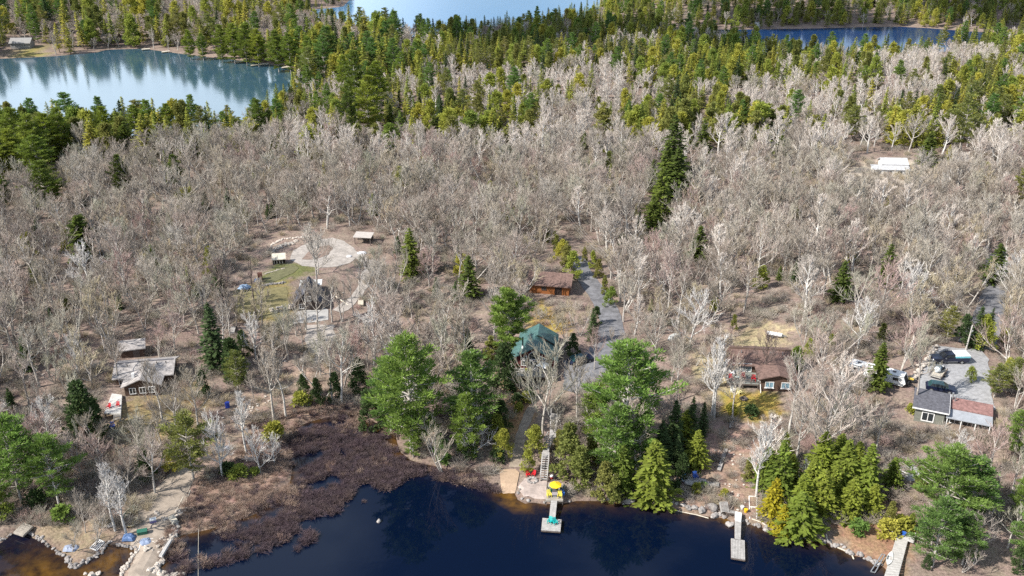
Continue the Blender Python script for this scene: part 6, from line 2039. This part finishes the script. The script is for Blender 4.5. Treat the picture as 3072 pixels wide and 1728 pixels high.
def stone_wall(label, pts, n, r0, r1, spread_, tiers=2, pale=True):
    """dry wall of boulders built as one thing"""
    P0 = G(*pts[len(pts) // 2])
    k = MB()
    for i in range(n):
        f = (i + rng_.uniform(0, 1)) / n * (len(pts) - 1)
        j = min(int(f), len(pts) - 2)
        p = G(pts[j][0] + (pts[j + 1][0] - pts[j][0]) * (f - j) + rng_.gauss(0, spread_), pts[j][1] + (pts[j + 1][1] - pts[j][1]) * (f - j) + rng_.gauss(0, spread_ * .5)) - P0
        r_ = rng_.uniform(r0, r1) * .62
        k.blob(p.x, p.y, p.z + r_ * .4 + r_ * 1.1 * rng_.randrange(tiers), r_ * 1.25, r_, r_ * .75, rng_.uniform(0, 99), 1, .22)
    o = k.build('stone_wall', STONEW if pale else STONE, loc=P0)
    return tag(o, label, 'stone wall')
stone_wall('pale boulder retaining wall along the gravel yard', [(2806, 1040), (2792, 1068), (2772, 1098), (2752, 1125), (2738, 1140)], 120, .3, .55, 4.5)
stone_wall('pale stone terrace wall below the dry lawn', [(812, 938), (840, 934), (866, 930), (886, 924)], 60, .3, .55, 2, 3)
stone_wall('line of pale edging stones across the green lawn', [(795, 822), (820, 815), (852, 806)], 26, .18, .3, .8, 1)
stone_wall('low dark boulder row behind the dry lawn', [(790, 858), (820, 852), (850, 850)], 30, .3, .5, 2, 1, False)
stone_wall('heap of grey quarry slabs above the gravel loop', [(808, 760), (830, 748), (850, 735), (875, 730), (888, 722)], 80, .25, .55, 5, 1)
stone_wall('long stone border curving round the top of the gravel loop', [(800, 765), (815, 735), (850, 718), (900, 714), (945, 710)], 60, .3, .5, 1.5, 1)
stone_wall('scattered pale slabs on the bank beside the small grey patio', [(2665, 1360), (2700, 1372), (2735, 1385)], 34, .2, .42, 6, 1)
stone_wall('pale boulders strewn over the open slope above the marsh', [(700, 1180), (740, 1230), (800, 1190), (690, 1260)], 40, .15, .35, 14, 1)
stone_wall('small pale stones strewn over the slope below the bungalow', [(2110, 1400), (2180, 1330), (2230, 1390), (2180, 1480), (2230, 1540)], 70, .12, .3, 18, 1)
for u_, v_ in ((936, 962), (950, 966), (912, 965), (1010, 880), (1020, 895), (1030, 880), (1000, 905), (843, 1096), (856, 1085)):
    rock(u_, v_, .45, True)
# ---------------------------------------------------------------- labels of plants and boulders
LAND = [('the gravel loop', 975, 765), ('the dark roofed cabin', 926, 900), ('the dry lawn', 780, 900), ('the left grey roofed cottage', 440, 1140), ('the pale deck', 340, 1215), ('the amber cove', 200, 1690), ('the spit track', 480, 1580),
        ('the flooded marsh', 1000, 1380), ('the open marsh bank', 720, 1240), ('the green roofed cottage', 1600, 1080), ('the log garage', 1670, 870), ('the curving driveway', 1800, 880), ('the parking apron', 1780, 1100), ('the lake stairs', 1645, 1330),
        ('the tan beach', 1525, 1440), ('the yellow parasol', 1666, 1460), ('the hillside deck', 2085, 1445), ('the empty float', 2215, 1600), ('the brown bungalow', 2310, 1120), ('the sandy clearing', 2250, 1020), ('the white camper', 2630, 1130),
        ('the gravel yard', 2880, 1100), ('the long low house', 2850, 1230), ('the lower right dock', 2690, 1640), ('the small grey patio', 2720, 1415), ('the white bungalow', 2690, 510), ('the pale lake', 450, 300), ('the blue narrow lake', 2500, 150), ('the utility pole', 1832, 800), ('the long plank ramp', 2165, 1380)]
ORD = ['nearest', 'second nearest', 'third nearest', 'fourth nearest', 'fifth nearest', 'sixth nearest', 'seventh nearest', 'eighth nearest', 'ninth nearest', 'tenth nearest', 'eleventh nearest', 'twelfth nearest']
def side_of(du, dv):
    if abs(du) > abs(dv) * 1.3:
        return 'to the left of' if du < 0 else 'to the right of'
    return 'behind' if dv < 0 else 'in front of'
rows = {}
for o, kind, u_, v_, H, look in PLANTS:
    n_, lu, lv = min(LAND, key=lambda L: (u_ - L[1]) ** 2 + ((v_ - L[2]) * 1.5) ** 2)
    rows.setdefault((look, kind, side_of(u_ - lu, (v_ - lv) * 1.5), n_), []).append(((u_ - lu) ** 2 + ((v_ - lv) * 1.5) ** 2, o))
words_ = {'bare_tree': 'bare tree', 'pine_tree': 'pine', 'spruce_tree': 'spruce', 'cedar_tree': 'evergreen', 'evergreen_shrub': 'evergreen shrub'}
for (look, kind, sd_, n_), lst in rows.items():
    lst.sort(key=lambda p: p[0])
    for i, (_, o) in enumerate(lst):
        if len(lst) == 1:
            o['label'] = '%s %s, only such one %s %s' % (look, words_[kind], sd_, n_)
        elif i < len(ORD):
            o['label'] = '%s %s, %s such one %s %s' % (look, words_[kind], ORD[i], sd_, n_)
        else:
            o['label'] = '%s %s among the outer ones %s %s' % (look, words_[kind], sd_, n_)
            o['group'] = 'outer %ss %s %s' % (look + ' ' + words_[kind], sd_, n_)
        if 'group' not in o:
            o['group'] = {'bare_tree': 'bare hardwood trees', 'pine_tree': 'pines around the shores', 'spruce_tree': 'spruces in the woods', 'cedar_tree': 'bushy evergreens', 'evergreen_shrub': 'low evergreen shrubs'}[kind]
rows = {}
for o, u_, v_, r_, done in BOULD:
    if done:
        continue
    n_, lu, lv = min(LAND, key=lambda L: (u_ - L[1]) ** 2 + ((v_ - L[2]) * 1.5) ** 2)
    col = 'pale' if o.data in ROCKW else 'grey'
    size = 'large' if r_ > .38 else 'middling' if r_ > .24 else 'small'
    rows.setdefault((size, col, side_of(u_ - lu, (v_ - lv) * 1.5), n_), []).append(((u_ - lu) ** 2 + ((v_ - lv) * 1.5) ** 2, o))
for (size, col, sd_, n_), lst in rows.items():
    lst.sort(key=lambda p: p[0])
    for i, (_, o) in enumerate(lst):
        if len(lst) == 1:
            o['label'] = '%s %s boulder, only one that size %s %s' % (size, col, sd_, n_)
            o['group'] = 'shore boulders'
        elif i < 6:
            o['label'] = '%s %s boulder, %s that size %s %s' % (size, col, ORD[i], sd_, n_)
            o['group'] = 'shore boulders'
        else:
            o['label'] = '%s %s boulder in the outer shore row %s %s' % (size, col, sd_, n_)
            o['group'] = 'outer %s %s boulders %s %s' % (size, col, sd_, n_)
